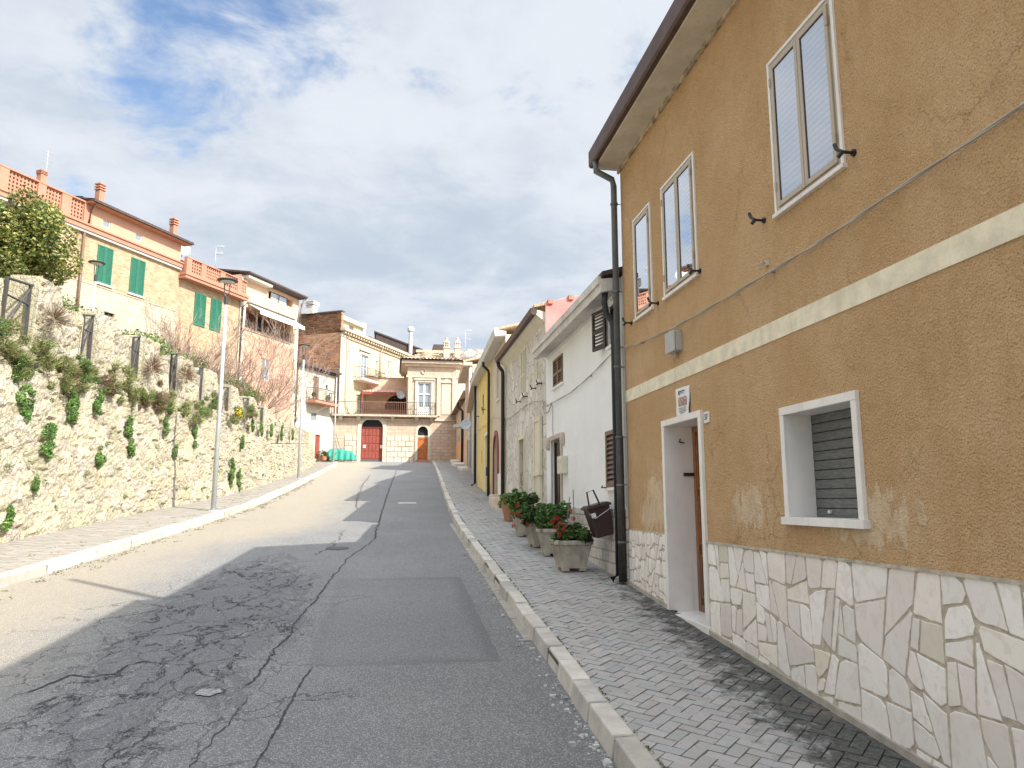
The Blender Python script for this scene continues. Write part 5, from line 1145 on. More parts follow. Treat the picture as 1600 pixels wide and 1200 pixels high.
H2 = root('parapet_house', FL, -9, 8.2, 'brick house with a projecting terracotta balcony parapet, middle of the left row')
h2o = [(-10.4, -9.5, 11.6, 13.5), (-9.1, -8.2, 11.6, 13.5)]
m = MB(); front(m, FL, -11.68, -6.62, 5, 13.95, h2o, .12, -.03); m.build('wall', BRICK_Y, H2, recalc=False)
MB().box(FL, -11.75, -6.5, -3, .5, 13.93, 14.1).box(FL, -11.78, -6.45, .1, .56, 14.1, 14.24).build('balcony', TERRA, H2)
q = MB()
for a, b in ((-11.7, -11.3), (-10.55, -10.15), (-9.0, -8.6), (-7.5, -7.1)): q.box(FL, a, b, .28, .48, 14.24, 15.08)
q.box(FL, -11.7, -6.6, .26, .5, 15.08, 15.14); q.box(FL, -11.7, -6.6, .3, .46, 14.24, 14.34); q.build('parapet_pier', TERRA, H2)
for a, b in ((-11.3, -10.55), (-10.15, -9.0), (-8.6, -7.5), (-7.1, -6.65)): lattice(MB(), FL, a, b, 14.34, 15.08, .43, .17, .075, .12).build('lattice', TERRA, H2)
m = MB(); front(m, FL, -11.6, -7.0, 14.1, 15.75, [(-10.2, -9.3, 14.1, 15.4)], .1, -2.6); m.box(FL, -11.6, -7, -7.5, -2.7, 14.1, 15.7); m.build('upper_wall', PEACHP, H2, recalc=False); MB().box(FL, -10.2, -9.3, -2.75, -2.68, 14.1, 15.4).build('door', DKBROWN, H2)
rfo = MB().hexa([FL(s, d, z) for (d, z) in ((-2.1, 15.68), (-5.5, 16.4), (-2.1, 15.8), (-5.5, 16.5)) for s in (-11.6, -7.0)]).build('roof', DKTILE, H2); corr(MB(), FL(-11.6, -2.08, 15.82), FL(-7.0, -2.08, 15.82), FL(-7, -5.5, 16.52), FL(-11.6, -5.5, 16.52), 22, .05, 4).build('roof_tiles', DKTILE, rfo, recalc=False)
for w in h2o: shutter(H2, FL, *w, -.02, GREENP, .09, .07)
dish(FL(-9.9, -1.6, 16.35), .42, 0, 'white round satellite dish on the roof above the terracotta balcony', (.55, -.85, .3))
def aerial(p, h, lab):
    q = MB(); p = Vector(p); q.tube([p, p + Vector((0, 0, h))], .014, 5)
    for z, L in ((h * .98, .5), (h * .72, .45)):
        q.tube([p + Vector((0, 0, z)), p + Vector((L, -.2, z))], .014, 4); [q.tube([p + Vector((L * k / 6, -.2 * k / 6, z - .12)), p + Vector((L * k / 6, -.2 * k / 6, z + .12))], .008, 4) for k in range(1, 7)]
    return tag(q.build('antenna', GALV, smooth=True), lab, 'antenna', 'roof antennas')
aerial(FL(-7.3, -1.5, 15.7), 1.7, 'forked aerial on the roof left of the pale peach house')

H3 = root('peach_house', FL, -3.6, 7, 'pale peach house with a white awning over its loggia on the left')
h3o = [(-3.95, -1.3, 14.85, 15.42), (-6.05, -1.5, 12.45, 13.75), (-4.2, -3.4, 9.4, 10.8)]
m = MB(); front(m, FL, -6.6, -.6, 12.0, 15.7, h3o[:2], .9); shell(m, FL, -6.6, -.6, 4, 15.7, 8); m.build('wall', PEACHP, H3, recalc=False)
m = MB(); front(m, FL, -6.6, -.6, 4, 12.0, h3o[2:], .15); m.build('lower_wall', PEACH, H3, recalc=False)
MB().box(FL, -6.62, -6.15, .003, .06, 5, 15.5).box(FL, -.95, -.58, .003, .05, 5, 15.0).build('white_quoin', OFFWHITE, H3)
m = MB(); m.box(FL, -6.05, -1.5, -.95, -.9, 12.4, 13.8); m.box(FL, -3.95, -1.3, -.5, -.45, 14.8, 15.5); m.build('recess_back', plain('brick_red_recess', (.22, .09, .06), .9, .3), H3)
[MB().box(FL, a, a + .6, -.9, -.86, 12.45, 13.6).build('shutter', DARKIN, H3) for a in (-5.2, -3.7, -2.6)]
for a in (-4.9, -4.3, -3.0): MB().box(FL, a, a + .06, -.12, -.05, 12.45, 13.75).build('post', WPAINT, H3)
o = glazed(H3, FL, -3.6, -1.8, 14.87, 15.4, -.1, DKBROWN, 2, .04, plain('bright_glazing', (.45, .52, .58), .1))
MB().box(FL, -6.6, -.5, -.1, .55, 15.62, 15.72).build('soffit', DKBROWN, H3); rfo = MB().hexa([FL(s, d, z) for (d, z) in ((.6, 15.70), (-3.8, 16.5), (.6, 15.82), (-3.8, 16.6)) for s in (-6.6, -.4)]).build('roof', DKTILE, H3)
MB().box(FL, -6.55, -4.2, 0, .5, 15.45, 15.62).build('cornice', OFFWHITE, H3)
q = MB(); q.hexa([FL(s, d, z) for (d, z) in ((.0, 13.98), (1.0, 13.42), (.0, 14.01), (1.0, 13.45)) for s in (-5.9, -1.2)]); q.box(FL, -5.9, -1.2, .98, 1.0, 13.22, 13.44); aw = q.build('awning', CANVAS, H3); q = MB(); [q.tube([FL(s, 0, 13.3), FL(s, .98, 13.42)], .02, 5) for s in (-5.9, -1.2)]; q.box(FL, -5.95, -1.15, 0, .12, 13.98, 14.08); q.build('awning_frame', WEATHER, aw)
q = MB(); railing(q, [FL(-6.0, .02, 12.2), FL(-1.4, .02, 12.2)], .75, .14, .012, .02); q.build('balcony_rail', WEATHER, H3); glazed(H3, FL, -4.2, -3.4, 9.4, 10.8, -.06, WPAINT)
pipe(H3, [FL(-6.45, .5, 13.9), FL(-6.5, .12, 13.6), FL(-6.5, .1, 8)], .06, BROWNSH); pipe(H3, [FL(-.7, .5, 15.6), FL(-.75, .1, 14.2), FL(-.75, .1, 13.9)], .05, BROWNSH); pipe(H3, [FL(-.55, .5, 15.6), FL(-.5, .12, 15.3), FL(-.5, .1, 7)], .03, ZINC)

# small white house stepping down to the street end
FW = Fr((-4.8, 60), 29, 1)
H4 = root('cream_terrace_house', FW, -3, 4.8, 'small cream house with iron balcony and dentilled eave left of the stone end building')
wo4 = [(-2.95, -2.2, 9.25, 11.2), (-3.1, -2.35, 7.8, 8.35), (-2.4, -1.75, 4.9, 6.75), (-1.3, -1.0, 10.4, 10.75)]
m = MB(); front(m, FW, -6.8, -.1, 3.5, 11.6, wo4, .15); shell(m, FW, -6.8, -.1, 3.5, 11.6, 3.2); m.build('wall', OFFWHITE, H4, recalc=False)
MB().box(FW, -2.95, -2.2, -.15, -.1, 9.25, 11.2).build('door', BROWNSH, H4); MB().box(FW, -2.4, -1.75, -.15, -.1, 4.9, 6.75).build('street_door', REDP, H4); MB().box(FW, -3.1, -2.35, -.15, -.1, 7.8, 8.35).build('window', FARGLASS, H4); MB().box(FW, -1.3, -1, -.15, -.1, 10.4, 10.75).build('vent', DARKIN, H4)
bc = MB().box(FW, -3.85, -.7, 0, .9, 9.02, 9.2).build('balcony', TERRA, H4); railing(MB(), [FW(-3.8, .03, 9.2), FW(-3.8, .85, 9.2), FW(-.75, .85, 9.2), FW(-.75, .03, 9.2)], .95, .14, .014, .025).build('balcony_rail', WEATHER, bc)
q = MB(); [q.box(FW, s, s + .1, 0, .28, 11.6, 11.75) for s in np.arange(-6.7, .1, .22)]; q.build('dentil_course', DKTILE, H4); rfo = MB().hexa([FW(s, d, z) for (d, z) in ((.42, 11.75), (-3.4, 12.1), (.42, 11.92), (-3.4, 12.25)) for s in (-6.9, .25)]).build('roof', DKTILE, H4)
chimney(FW, -5.1, -.9, 11.9, 13.5, .4, OFFWHITE, None, parent=rfo); pipe(H4, [FW(-5.2, .1, 11.6), FW(-5.2, .1, 6.5)], .05, DKBROWN); pipe(H4, [FW(-6.75, .12, 11.6), FW(-6.75, .12, 6.5)], .06, BROWNSH)
for s, lab in ((-3.4, 'bushy potted plant on the left end of the iron balcony'), (-1.6, 'potted cactus on the right end of the iron balcony')):
    p = FW(s, .45, 9.2); t = empty('potted_plant', p, lab, 'potted plant', 'plants on the iron balcony'); MB().lathe(p, [(.10, 0), (.15, .25), (.13, .26)], 10).build('pot', POT, t); leaves(MB(), [(p.x, p.y, p.z + .45)], [.22], 200, .05, G_DARK).build('leaves', LEAF, t, recalc=False)

# pale yellow palazzo with the brick gable
FP = Fr((-4.3, 61), 28, 1)
H5 = root('pale_yellow_palazzo', FP, 5, 5, 'large pale yellow building with modillion cornice and bare brick gable behind the cream house')
po = [(2.75, 3.95, 11.97, 14.2), (.35, .95, 12.75, 14.1), (5.3, 5.8, 12.2, 14.1), (7.2, 8.1, 13.0, 14.5), (10.45, 11.3, 13.2, 14.6), (2.45, 3.35, 8.55, 10.4)]
m = MB(); front(m, FP, -.5, 15, 4, 15.4, po, .18); m.quad(FP(15, 0, 4), FP(15, -9, 4), FP(15, -9, 15.4), FP(15, 0, 15.4)); m.quad(FP(-.5, -9, 4), FP(15, -9, 4), FP(15, -9, 15.4), FP(-.5, -9, 15.4)); m.build('wall', CREAMPL, H5, recalc=False)
m = MB(); m.quad(FP(-.5, 0, 4), FP(-.5, -9, 4), FP(-.5, -9, 17.2), FP(-.5, 0, 17.2)); m.box(FP, -.5, -.1, -9, -.02, 15.4, 17.2); m.build('brick_gable', BRICK_R, H5, recalc=False); MB().box(FP, -.56, -.05, -9, .05, 17.2, 17.28).build('gable_coping', ZINC, H5)
MB().box(FP, -.52, .25, .003, .06, 8, 15.3).build('corner_pilaster', OFFWHITE, H5)
q = MB(); q.box(FP, -.6, 15, .0, .45, 15.55, 15.78); q.box(FP, -.55, 15, 0, .12, 15.1, 15.25); [q.box(FP, s, s + .16, 0, .36, 15.33, 15.56) for s in np.arange(-.4, 15, .42)]; q.build('cornice', plain('weathered_cornice', (.52, .42, .30), .9, .2, 5, .3), H5)
MB().hexa([FP(s, d, z) for (d, z) in ((.45, 15.79), (-4, 16.6), (.45, 15.86), (-4, 16.7)) for s in (3.4, 15)]).build('roof', DKTILE, H5)
q = MB(); q.box(FP, -.1, 3.3, -3.5, -.3, 15.78, 16.6); q.build('penthouse', CREAMPL, H5); MB().box(FP, -.2, 3.5, -3.7, .0, 16.6, 16.9).build('penthouse_roof', WPAINT, H5); MB().box(FP, 1.2, 1.9, -.31, -.28, 15.9, 16.4).build('penthouse_window', BROWNSH, H5)
chimney(FP, -.35, -3.0, 17.2, 18.3, .7, CONC, None, parent=H5); chimney(FP, 3.7, -.6, 15.8, 17.2, .5, CONC, None, parent=H5)
for w, mm_, lv in ((po[0], WPAINT, 2), (po[1], CREAMP, 1), (po[2], CREAMP, 1), (po[3], WPAINT, 2), (po[4], WPAINT, 2), (po[5], WPAINT, 2)): glazed(H5, FP, *w, -.08, mm_, lv, .09, mull=1 if lv == 2 else 0)
q = frame(MB(), FP, 2.55, 4.15, 11.97, 14.4, .2, .003, .08, False); q.box(FP, 2.4, 4.3, 0, .2, 14.5, 14.65); q.build('window_surround', OFFWHITE, H5); frame(MB(), FP, 2.3, 3.5, 8.55, 10.5, .15, .003, .06, False).box(FP, 2.2, 3.7, 0, .15, 10.6, 10.72).build('door_surround', OFFWHITE, H5)
for a, b in ((7.0, 7.2), (8.1, 8.3)): MB().box(FP, a, b, .003, .05, 12.9, 14.6).build('window_jamb', OFFWHITE, H5)
bc = MB().box(FP, 1.6, 5.5, 0, .95, 11.75, 11.95).build('balcony', CONC, H5); q = MB(); railing(q, [FP(1.65, .03, 11.95), FP(1.65, .9, 11.95), FP(5.45, .9, 11.95), FP(5.45, .03, 11.95)], .95, .16, .014, .025)
for k in range(18):
    c = FP(1.75 + k * .21, .9, 12.35); q.tube([c + FP.D * (.09 * math.cos(a)) + Vector((0, 0, .17 * math.sin(a))) for a in np.linspace(0, 6.28, 9)], .01, 3)
q.build('balcony_rail', BROWNSH, bc)
pipe(H5, [FP(.3, .3, 15.3), FP(.3, .14, 14.9), FP(.3, .14, 9.6), FP(.9, .14, 8.8)], .06, plain('tan_pipe', (.50, .40, .28))); pipe(H5, [FP(5.95, .3, 15.3), FP(5.95, .14, 14.9), FP(5.95, .14, 11)], .06, plain('tan_pipe', (.50, .40, .28)))

# buildings behind the terrace
FB = Fr((0, 72), 90, 1)
BB = root('dark_roofed_house', FB, 0, 8, 'building behind with a dark sloping roof and tall white flue')
m = MB(); m.box(FB, -3.4, 2.9, -6, 0, 8, 15.6); m.box(FB, 2.0, 6.2, -5, 1.0, 8, 16.0); m.build('wall', CREAMPL, BB)
MB().hexa([FB(s, d, z) for s, d, z in ((-2.2, .6, 18.0), (2.6, .6, 16.3), (-2.2, -6, 18.0), (2.6, -6, 16.3), (-2.2, .6, 18.15), (2.6, .6, 16.45), (-2.2, -6, 18.15), (2.6, -6, 16.45))]).build('roof', DKTILE, BB); MB().hexa([FB(s, d, z) for s, d, z in ((-2.0, .5, 15.0), (2.3, .5, 15.0), (-2.0, .1, 15.0), (2.3, .1, 15.0), (-2.0, .5, 18.05), (2.3, .5, 16.5), (-2.0, .1, 18.05), (2.3, .1, 16.5))]).build('gable_wall', DKTILE, BB)
q = MB(); q.box(FB, 1.9, 6.4, -5, 1.3, 16.0, 16.25); [q.box(FB, s, s + .15, 1.0, 1.2, 15.75, 16.0) for s in np.arange(2.1, 6.1, .38)]; q.build('cornice', plain('weathered_cornice', (.5, .4, .3)), BB)
MB().tube([FB(1.35, .6, 15), FB(1.35, .6, 18.1)], .19, 12).lathe(FB(1.35, .6, 18.1), [(.2, 0), (.33, .12), (.33, .42), (.15, .55)], 12).build('flue', plain('flue_white', (.6, .58, .55), .6, .1), BB)
MB().box(FB, 3.6, 5.0, -3, .5, 16.25, 17.0).build('roof_block', DKTILE, BB)

# stone end building ------------------------------------------------------------
FE = Fr((0, 60), 90, 1)
EB = root('stone_end_building', FE, 0, 4.8, 'pinkish stone building closing the street with an arched red gate and corner tower')
eo = [(-2.62, -.91, 4.6, 8.30), (1.88, 2.70, 4.6, 7.70)]
m = MB(); front(m, FE, -4.95, 5.15, 4.2, 8.45, eo, .3); arch_fill(m, FE, -2.62, -.91, 7.50, 8.30, 0, .3); arch_fill(m, FE, 1.88, 2.70, 7.25, 7.70, 0, .3); m.quad(FE(-4.95, 0, 4.2), FE(-4.95, -8, 4.2), FE(-4.95, -8, 8.45), FE(-4.95, 0, 8.45)); m.build('wall', ASHLAR, EB, recalc=False)
m = MB(); rr_ = random.Random(4)
for (a, b) in ((-3.9, -2.95), (-.6, 1.55)):
    for r_ in range(5):
        z = 4.75 + r_ * .43; s = a - (.3 if r_ % 2 else 0)
        while s < b: e_ = min(s + .6, b); s2 = max(s, a); t_ = rr_.uniform(.85, 1.05); (e_ - s2 > .08) and m.box(FE, s2 + .02, e_ - .02, 0, .05 + rr_.uniform(0, .03), z + .02, z + .41, (t_, t_, t_)); s += .6
m.build('rustic_courses', RUSTIC, EB, bevel=.02)
arch_band(FE, -2.62, -.91, 4.8, 7.5, 8.30, .30, .0, .06).build('gate_surround', OFFWHITE, EB); arch_band(FE, 1.88, 2.70, 4.8, 7.25, 7.70, .20, .0, .05).build('door_surround', OFFWHITE, EB)
q = MB(); q.box(FE, -2.62, -.91, -.3, -.22, 4.6, 7.55); g_ = q.build('gate', REDP, EB); q = MB()
for i in range(6):
    for j in range(4): x = -2.58 + i * .283; z = 5.05 + j * .62; q.box(FE, x, x + .25, -.22, -.19, z, z + .54)
q.build('gate_panel', REDP, g_, bevel=.01); MB().box(FE, -2.60, -.93, -.22, -.18, 4.78, 5.0).build('kick_plate', ZINC, g_); MB().box(FE, -2.62, -.91, -.3, -.24, 7.55, 8.3).build('fanlight', DARKIN, g_); MB().box(FE, -2.62, -.91, -.23, -.16, 7.48, 7.62).build('transom', REDP, g_)
MB().box(FE, -2.45, -2.25, -.19, -.15, 5.9, 6.15).box(FE, -1.1, -.9, -.19, -.15, 5.9, 6.15).build('gate_plate', WPAINT, g_)
d_ = MB().box(FE, 1.88, 2.70, -.3, -.22, 4.95, 6.82).build('door', ORDOOR, EB); frame(MB(), FE, 1.92, 2.66, 5.1, 6.75, .09, -.22, -.19).box(FE, 1.95, 2.63, -.22, -.19, 5.8, 5.9).build('door_panel', ORDOOR, d_); MB().box(FE, 1.88, 2.70, -.3, -.2, 6.82, 6.98).build('transom', OFFWHITE, EB)
MB().box(FE, 1.88, 2.70, -.3, -.26, 6.98, 7.7).build('fanlight', DARKIN, EB); q = MB(); [q.tube([FE(2.29, -.2, 7.0), FE(2.29 + .42 * math.cos(a), -.2, 7.0 + .62 * math.sin(a))], .012, 4) for a in np.linspace(.2, 2.94, 8)]; q.build('fanlight_grille', WEATHER, EB)
MB().box(FE, 1.75, 2.85, -.2, .45, 4.6, 4.97).build('doorstep', TERRA, EB, bevel=.02)
MB().box(FE, -5.0, 5.2, 0, .12, 8.15, 8.25).build('string_course', plain('string_stone', (.56, .46, .36)), EB)
# terrace
MB().box(FE, -5.05, 3.4, -7, .55, 8.40, 8.55).build('terrace_slab', plain('slab_stone', (.45, .38, .30), .9, .2), EB)
q = MB(); [q.hexa([FE(s + a, d, z) for (d, z) in ((0, 8.05), (.15, 8.05), (0, 8.4), (.5, 8.4)) for a in (0, .3)]) for s in (-4.4, -3.0, -.3, 1.6, 2.8)]; q.build('terrace_bracket', plain('slab_stone', (.45, .38, .30), .9, .2), EB)
railing(MB(), [FE(-4.95, -3, 8.55), FE(-4.95, .48, 8.55), FE(.9, .48, 8.55)], 1.0, .15, .016, .028).build('terrace_rail', plain('rust_iron', (.22, .11, .08), .7), EB)
q = railing(MB(), [FE(.95, .5, 8.55), FE(3.3, .5, 8.55), FE(3.3, .03, 8.55)], 1.02, .15, .014, .026)
for k in range(12):
    c = FE(1.05 + k * .2, .5, 9.2); q.tube([c + Vector((.08 * math.cos(a), 0, .2 * math.sin(a))) for a in np.linspace(0, 6.28, 9)], .01, 3)
q.build('balcony_rail', WEATHER, EB)
# recessed terrace wall with arched lattice opening and striped roof
FT = Fr((0, 64.5), 90, 1)
m = MB(); front(m, FT, -2.6, 1.4, 8.5, 12.4, [(-.9, 1.4, 8.5, 10.9)], .3); arch_fill(m, FT, -.9, 1.4, 9.6, 10.9, 0, .3); m.quad(FT(-2.6, 0, 8.5), FT(-2.6, -3, 8.5), FT(-2.6, -3, 12.4), FT(-2.6, 0, 12.4)); m.build('terrace_wall', plain('warm_plaster', (.62, .44, .32), .9, .12, 2, .2, streak=.25), EB, recalc=False)
MB().box(FT, -.9, 1.4, -.35, -.3, 8.5, 10.9).build('arch_back', DARKIN, EB); lattice(MB(), FT, -.9, 1.4, 8.5, 10.9, -.15, .3, .05, .05).build('arch_lattice', plain('lattice_wood', (.16, .11, .08)), EB)
corr(MB(), FT(-2.7, .2, 12.4), FT(1.4, .2, 12.4), FT(1.4, -1, 12.7), FT(-2.7, -1, 12.7), 16, .05, 1).build('coping_tiles', TILE, EB, recalc=False)
q = corr(MB(), FT(-2.8, 1.9, 10.75), FT(.6, 1.9, 10.75), FT(.6, 0, 11.3), FT(-2.8, 0, 11.3), 14, .05, 1); q.build('porch_roof', FABRIC_R, EB, recalc=False); MB().box(FT, -2.8, .6, 1.86, 1.92, 10.6, 10.78).box(FT, -2.75, -2.65, 1.8, 1.9, 8.55, 10.7).build('porch_frame', REDP, EB)
MB().box(FT, -2.6, 1.4, .5, .6, 8.55, 9.5).build('bamboo_screen', plain('bamboo', (.28, .16, .11), .9, .3, 30), EB)
dish((.45, 61.9, 10.5), .36, 0, 'dark satellite dish under the tower eave on the terrace', (.2, -1, .2))
# tower
TW = [(.95, 60.02), (4.95, 60.02), (6.2, 61.4), (6.2, 66), (.95, 66)]
def tower_loop(m, z0, z1, off=0., ops=None):
    for a, b in zip(TW, TW[1:] + TW[:1]): m.quad(Vector((a[0], a[1], z0)), Vector((b[0], b[1], z0)), Vector((b[0], b[1], z1)), Vector((a[0], a[1], z1)))
m = MB(); front(m, FE, .95, 4.95, 8.45, 13.0, [(1.78, 2.9, 8.6, 11.35)], .2, -.02)
for a, b in zip(TW[1:], TW[2:] + TW[:1]): m.quad(Vector((a[0], a[1], 4.2)), Vector((b[0], b[1], 4.2)), Vector((b[0], b[1], 13.0)), Vector((a[0], a[1], 13.0)))
m.build('tower_wall', ASHLAR2, EB, recalc=False)
def ring(z0, z1, o, name, mt):
    c = (3.5, 63.0); P = []
    n = len(TW); out = []
    for i in range(n):
        a, b, d = TW[i - 1], TW[i], TW[(i + 1) % n]; n1 = Vector((b[1] - a[1], a[0] - b[0])).normalized(); n2 = Vector((d[1] - b[1], b[0] - d[0])).normalized(); h = (n1 + n2).normalized(); out.append(Vector((b[0], b[1])) + h * o / max(.4, h.dot(n1)))
    return MB().prism([Vector((p.x, p.y, z0)) for p in out], (0, 0, z1 - z0)).build(name, mt, EB), out
ST = plain('carved_stone', (.54, .44, .34), .9, .12, 3, .35, 25, streak=.2)
ring(12.62, 12.85, .22, 'cornice', ST); ring(12.85, 13.05, .5, 'upper_cornice', ST); ring(11.72, 11.9, .1, 'band', ST)
for a in (1.02, 3.35, 4.62):
    MB().box(FE, a, a + .3, -.02, .09, 8.55, 11.72).build('pilaster', ST, EB, bevel=.01)
MB().box(FE, 3.75, 4.5, -.02, .03, 8.7, 11.2).build('blind_panel', plain('pale_panel', (.50, .42, .34), .9), EB); MB().hexa([FE(s, d, z) for s, d, z in ((3.65, 0, 11.3), (4.6, 0, 11.3), (3.65, .1, 11.3), (4.6, .1, 11.3), (4.1, 0, 11.65), (4.15, 0, 11.65), (4.1, .1, 11.65), (4.15, .1, 11.65))]).build('pediment', ST, EB)
frame(MB(), FE, 1.6, 3.08, 8.55, 11.5, .17, 0, .08, False).box(FE, 1.5, 3.18, 0, .16, 11.5, 11.62).build('window_surround', OFFWHITE, EB); glazed(EB, FE, 1.78, 2.9, 8.6, 11.35, -.1, WPAINT, 2, .12, mull=0); MB().box(FE, 1.8, 2.88, -.12, -.06, 10.3, 10.4).box(FE, 1.85, 2.3, -.1, -.07, 8.7, 9.3).box(FE, 2.4, 2.85, -.1, -.07, 8.7, 9.3).build('window_rail', WPAINT, EB)
MB().tube([FE(2.25, .03, 12.25) + Vector((.16 * math.cos(a), 0, .22 * math.sin(a))) for a in np.linspace(0, 6.28, 12)], .05, 6).build('oval_vent', ST, EB)
_, E_ = ring(13.05, 13.09, .62, 'eave_board', DKBROWN)
apex0, apex1 = Vector((2.9, 62.6, 14.35)), Vector((4.2, 63.6, 14.45))
m = MB(); P = [Vector((p.x, p.y, 13.12)) for p in E_]
corr(m, P[0], P[1], apex1, apex0, 16, .07, 5); corr(m, P[1], P[2], apex1, apex1 + Vector((.05, .05, 0)), 7, .07, 5); corr(m, P[2], P[3], apex1, apex1, 16, .07, 5); corr(m, P[4], P[0], apex0, apex0, 18, .07, 5); m.quad(P[3], P[4], apex0, apex1)
tr_ = m.build('tower_roof', TILE, EB, recalc=False)
def pot_chimney(x, y, z, h, w):
    q = MB().box(WORLD, x - w, x + w, y - w, y + w, z, z + h * .55); q.box(WORLD, x - w * 1.25, x + w * 1.25, y - w * 1.25, y + w * 1.25, z + h * .55, z + h * .60)
    for a, b in ((-1, -1), (1, -1), (-1, 1), (1, 1), (0, -1)): q.box(WORLD, x + a * w * .75 - .04, x + a * w * .75 + .04, y + b * w * .75 - .04, y + b * w * .75 + .04, z + h * .6, z + h * .78)
    q.lathe((x, y, z + h * .78), [(w * 1.3, 0), (w * 1.25, .05), (w * .7, h * .1), (.09, h * .16), (.12, h * .2), (.01, h * .24)], 10); q.build('chimney', ST, tr_)
pot_chimney(4.15, 60.6, 13.2, 2.05, .24); pot_chimney(5.15, 61.6, 13.4, 2.1, .23)
aerial((5.9, 62.5, 13.5), 2.9, 'thin aerial right of the chimneys on the stone tower')
# stone building behind tower right
NB = root('rear_tiled_house', Fr((7, 66), 90, 1), 0, 5, 'tiled house just visible behind the right side of the stone tower'); MB().box(WORLD, 5.6, 12, 62.5, 72, 4.5, 14.0).build('wall', CREAMPL, NB); corr(MB(), (5.4, 62.3, 14.0), (12, 62.3, 14.0), (12, 66, 15.4), (6.4, 66, 15.4), 22, .09, 6).build('roof', TILE, NB, recalc=False)

# ------------------------------------------------------------ things along the street
# green tarpaulin over a low pile
t = empty('covered_cart', (-4.1, 58.9, 4.8), 'low handcart and pile covered by a rumpled green tarpaulin at the street end', 'covered pile')
m = MB(); nu, nv = 28, 12; vs = []
for j in range(nv + 1):
    for i in range(nu + 1):
        u = i / nu; v = j / nv; x = -5.3 + 2.45 * u; y = 58.3 + 1.2 * v; edge = min(u, 1 - u, v * 1.0, 1 - v) * 6
        h = (.78 + .1 * math.sin(u * 5) - .22 * u * 0) * min(1, edge) ** .4 + .05 * mnoise.noise(Vector((u * 7, v * 4, 1))) + .03 * math.sin(u * 60) * (1 - min(1, edge)); vs.append((x, y + .06 * math.sin(u * 34) * (1 - min(1, v * 5)), 4.83 + max(0, h)))
m.add(vs, [(j * (nu + 1) + i, j * (nu + 1) + i + 1, (j + 1) * (nu + 1) + i + 1, (j + 1) * (nu + 1) + i) for j in range(nv) for i in range(nu)]); m.build('tarpaulin', TARP, t, smooth=True, recalc=False)
MB().tube([(-5.0, 58.15, 4.97), (-5.0, 58.25, 4.97)], .16, 14).build('wheel', BLACKM, t); MB().tube([(-4.9, 58.1, 5.0), (-4.2, 58.2, 5.5)], .02, 6).build('handle', WEATHER, t)
tag(MB().tube([(-4.6, 59.9, 7.0), (-4.35, 59.85, 6.2), (-4.0, 59.8, 5.4)], .02, 6).build('iron_rod', WEATHER), 'dark iron rod leaning on the stone wall above the green tarpaulin', 'rod')
for i, (x, y, lab) in enumerate(((-5.5, 58.1, 'tall potted oleander by the red street door at the left end'), (-5.2, 57.6, 'low potted flowers in front of the oleander'))):
    t = empty('potted_plant', (x, y, 4.8), lab, 'potted plant', 'pots by the cream house door'); MB().lathe((x, y, 4.75), [(.14, 0), (.2, .3), (.17, .31)], 12).build('pot', POT, t); leaves(MB(), [(x, y, 5.3), (x + .15, y, 5.15)], [.3 - i * .1] * 2, 400, .05, G_DARK + [(.35, .12, .1)]).build('leaves', LEAF, t, recalc=False)

# concrete planters with geraniums
def planter_mesh():
    z = 0.; w0, w1, h = .155, .225, .40; q = MB(); N = 11
    for k in range(4):
        a = k * math.pi / 2; rot = Matrix.Rotation(a, 3, 'Z')
        for i in range(N):
            for lo, hi, dd in ((i / N, (i + .5) / N, .0), ((i + .5) / N, (i + 1) / N, -.014)):
                P = []
                for zz_, ww in ((.04, w0), (h - .05, w1)):
                    for u in (lo, hi): P.append(rot @ Vector((-ww + 2 * ww * u, -ww - dd * 1.0, zz_)))
                q.add(P, [(0, 1, 3, 2)])
    def fr_(x, y, z): return Vector((x, y, z))
    frame_ = w1 + .014
    for a in range(4):
        rot = Matrix.Rotation(a * math.pi / 2, 3, 'Z'); q.hexa([rot @ Vector((x, y, z)) for z in (h - .055, h) for y in (-frame_, -w1 + .04) for x in (-frame_, frame_)])
        q.hexa([rot @ Vector((x, y, z)) for (z, s_) in ((.0, w0 + .004), (.045, w0 + .010)) for y in (-s_, -s_ + .09) for x in (-s_, -s_ + .09)])
    q.hexa([Vector((x, y, z)) for z, s_ in ((.035, w0), (h - .06, w1 - .01)) for y in (-s_, s_) for x in (-s_, s_)])
    return q
pot0 = empty('planter', (0, 0, 0), 'x', 'planter', 'concrete planters along the white house'); planter_mesh().build('tub', CONCP, pot0, bevel=.004); MB().box(WORLD, -.2, .2, -.2, .2, .30, .345).build('soil', SOIL, pot0)
PL_ = [(2.40, 9.95, .08, 'nearest pale concrete planter, holding the geranium with two dry stakes'), (2.44, 11.25, -.05, 'second concrete planter from the camera, brown stained and partly hidden'), (2.42, 12.15, .1, 'third concrete planter from the camera'), (2.42, 13.5, 0, 'fourth and smallest looking concrete planter, in front of the dark door side')]
for i, (x, y, a, lab) in enumerate(PL_):
    o = pot0 if i == 0 else copy_tree(pot0); o.location = (x, y, GZ(y) + .005); o.rotation_euler = (math.atan(.083) * 0, 0, a); o['label'] = lab
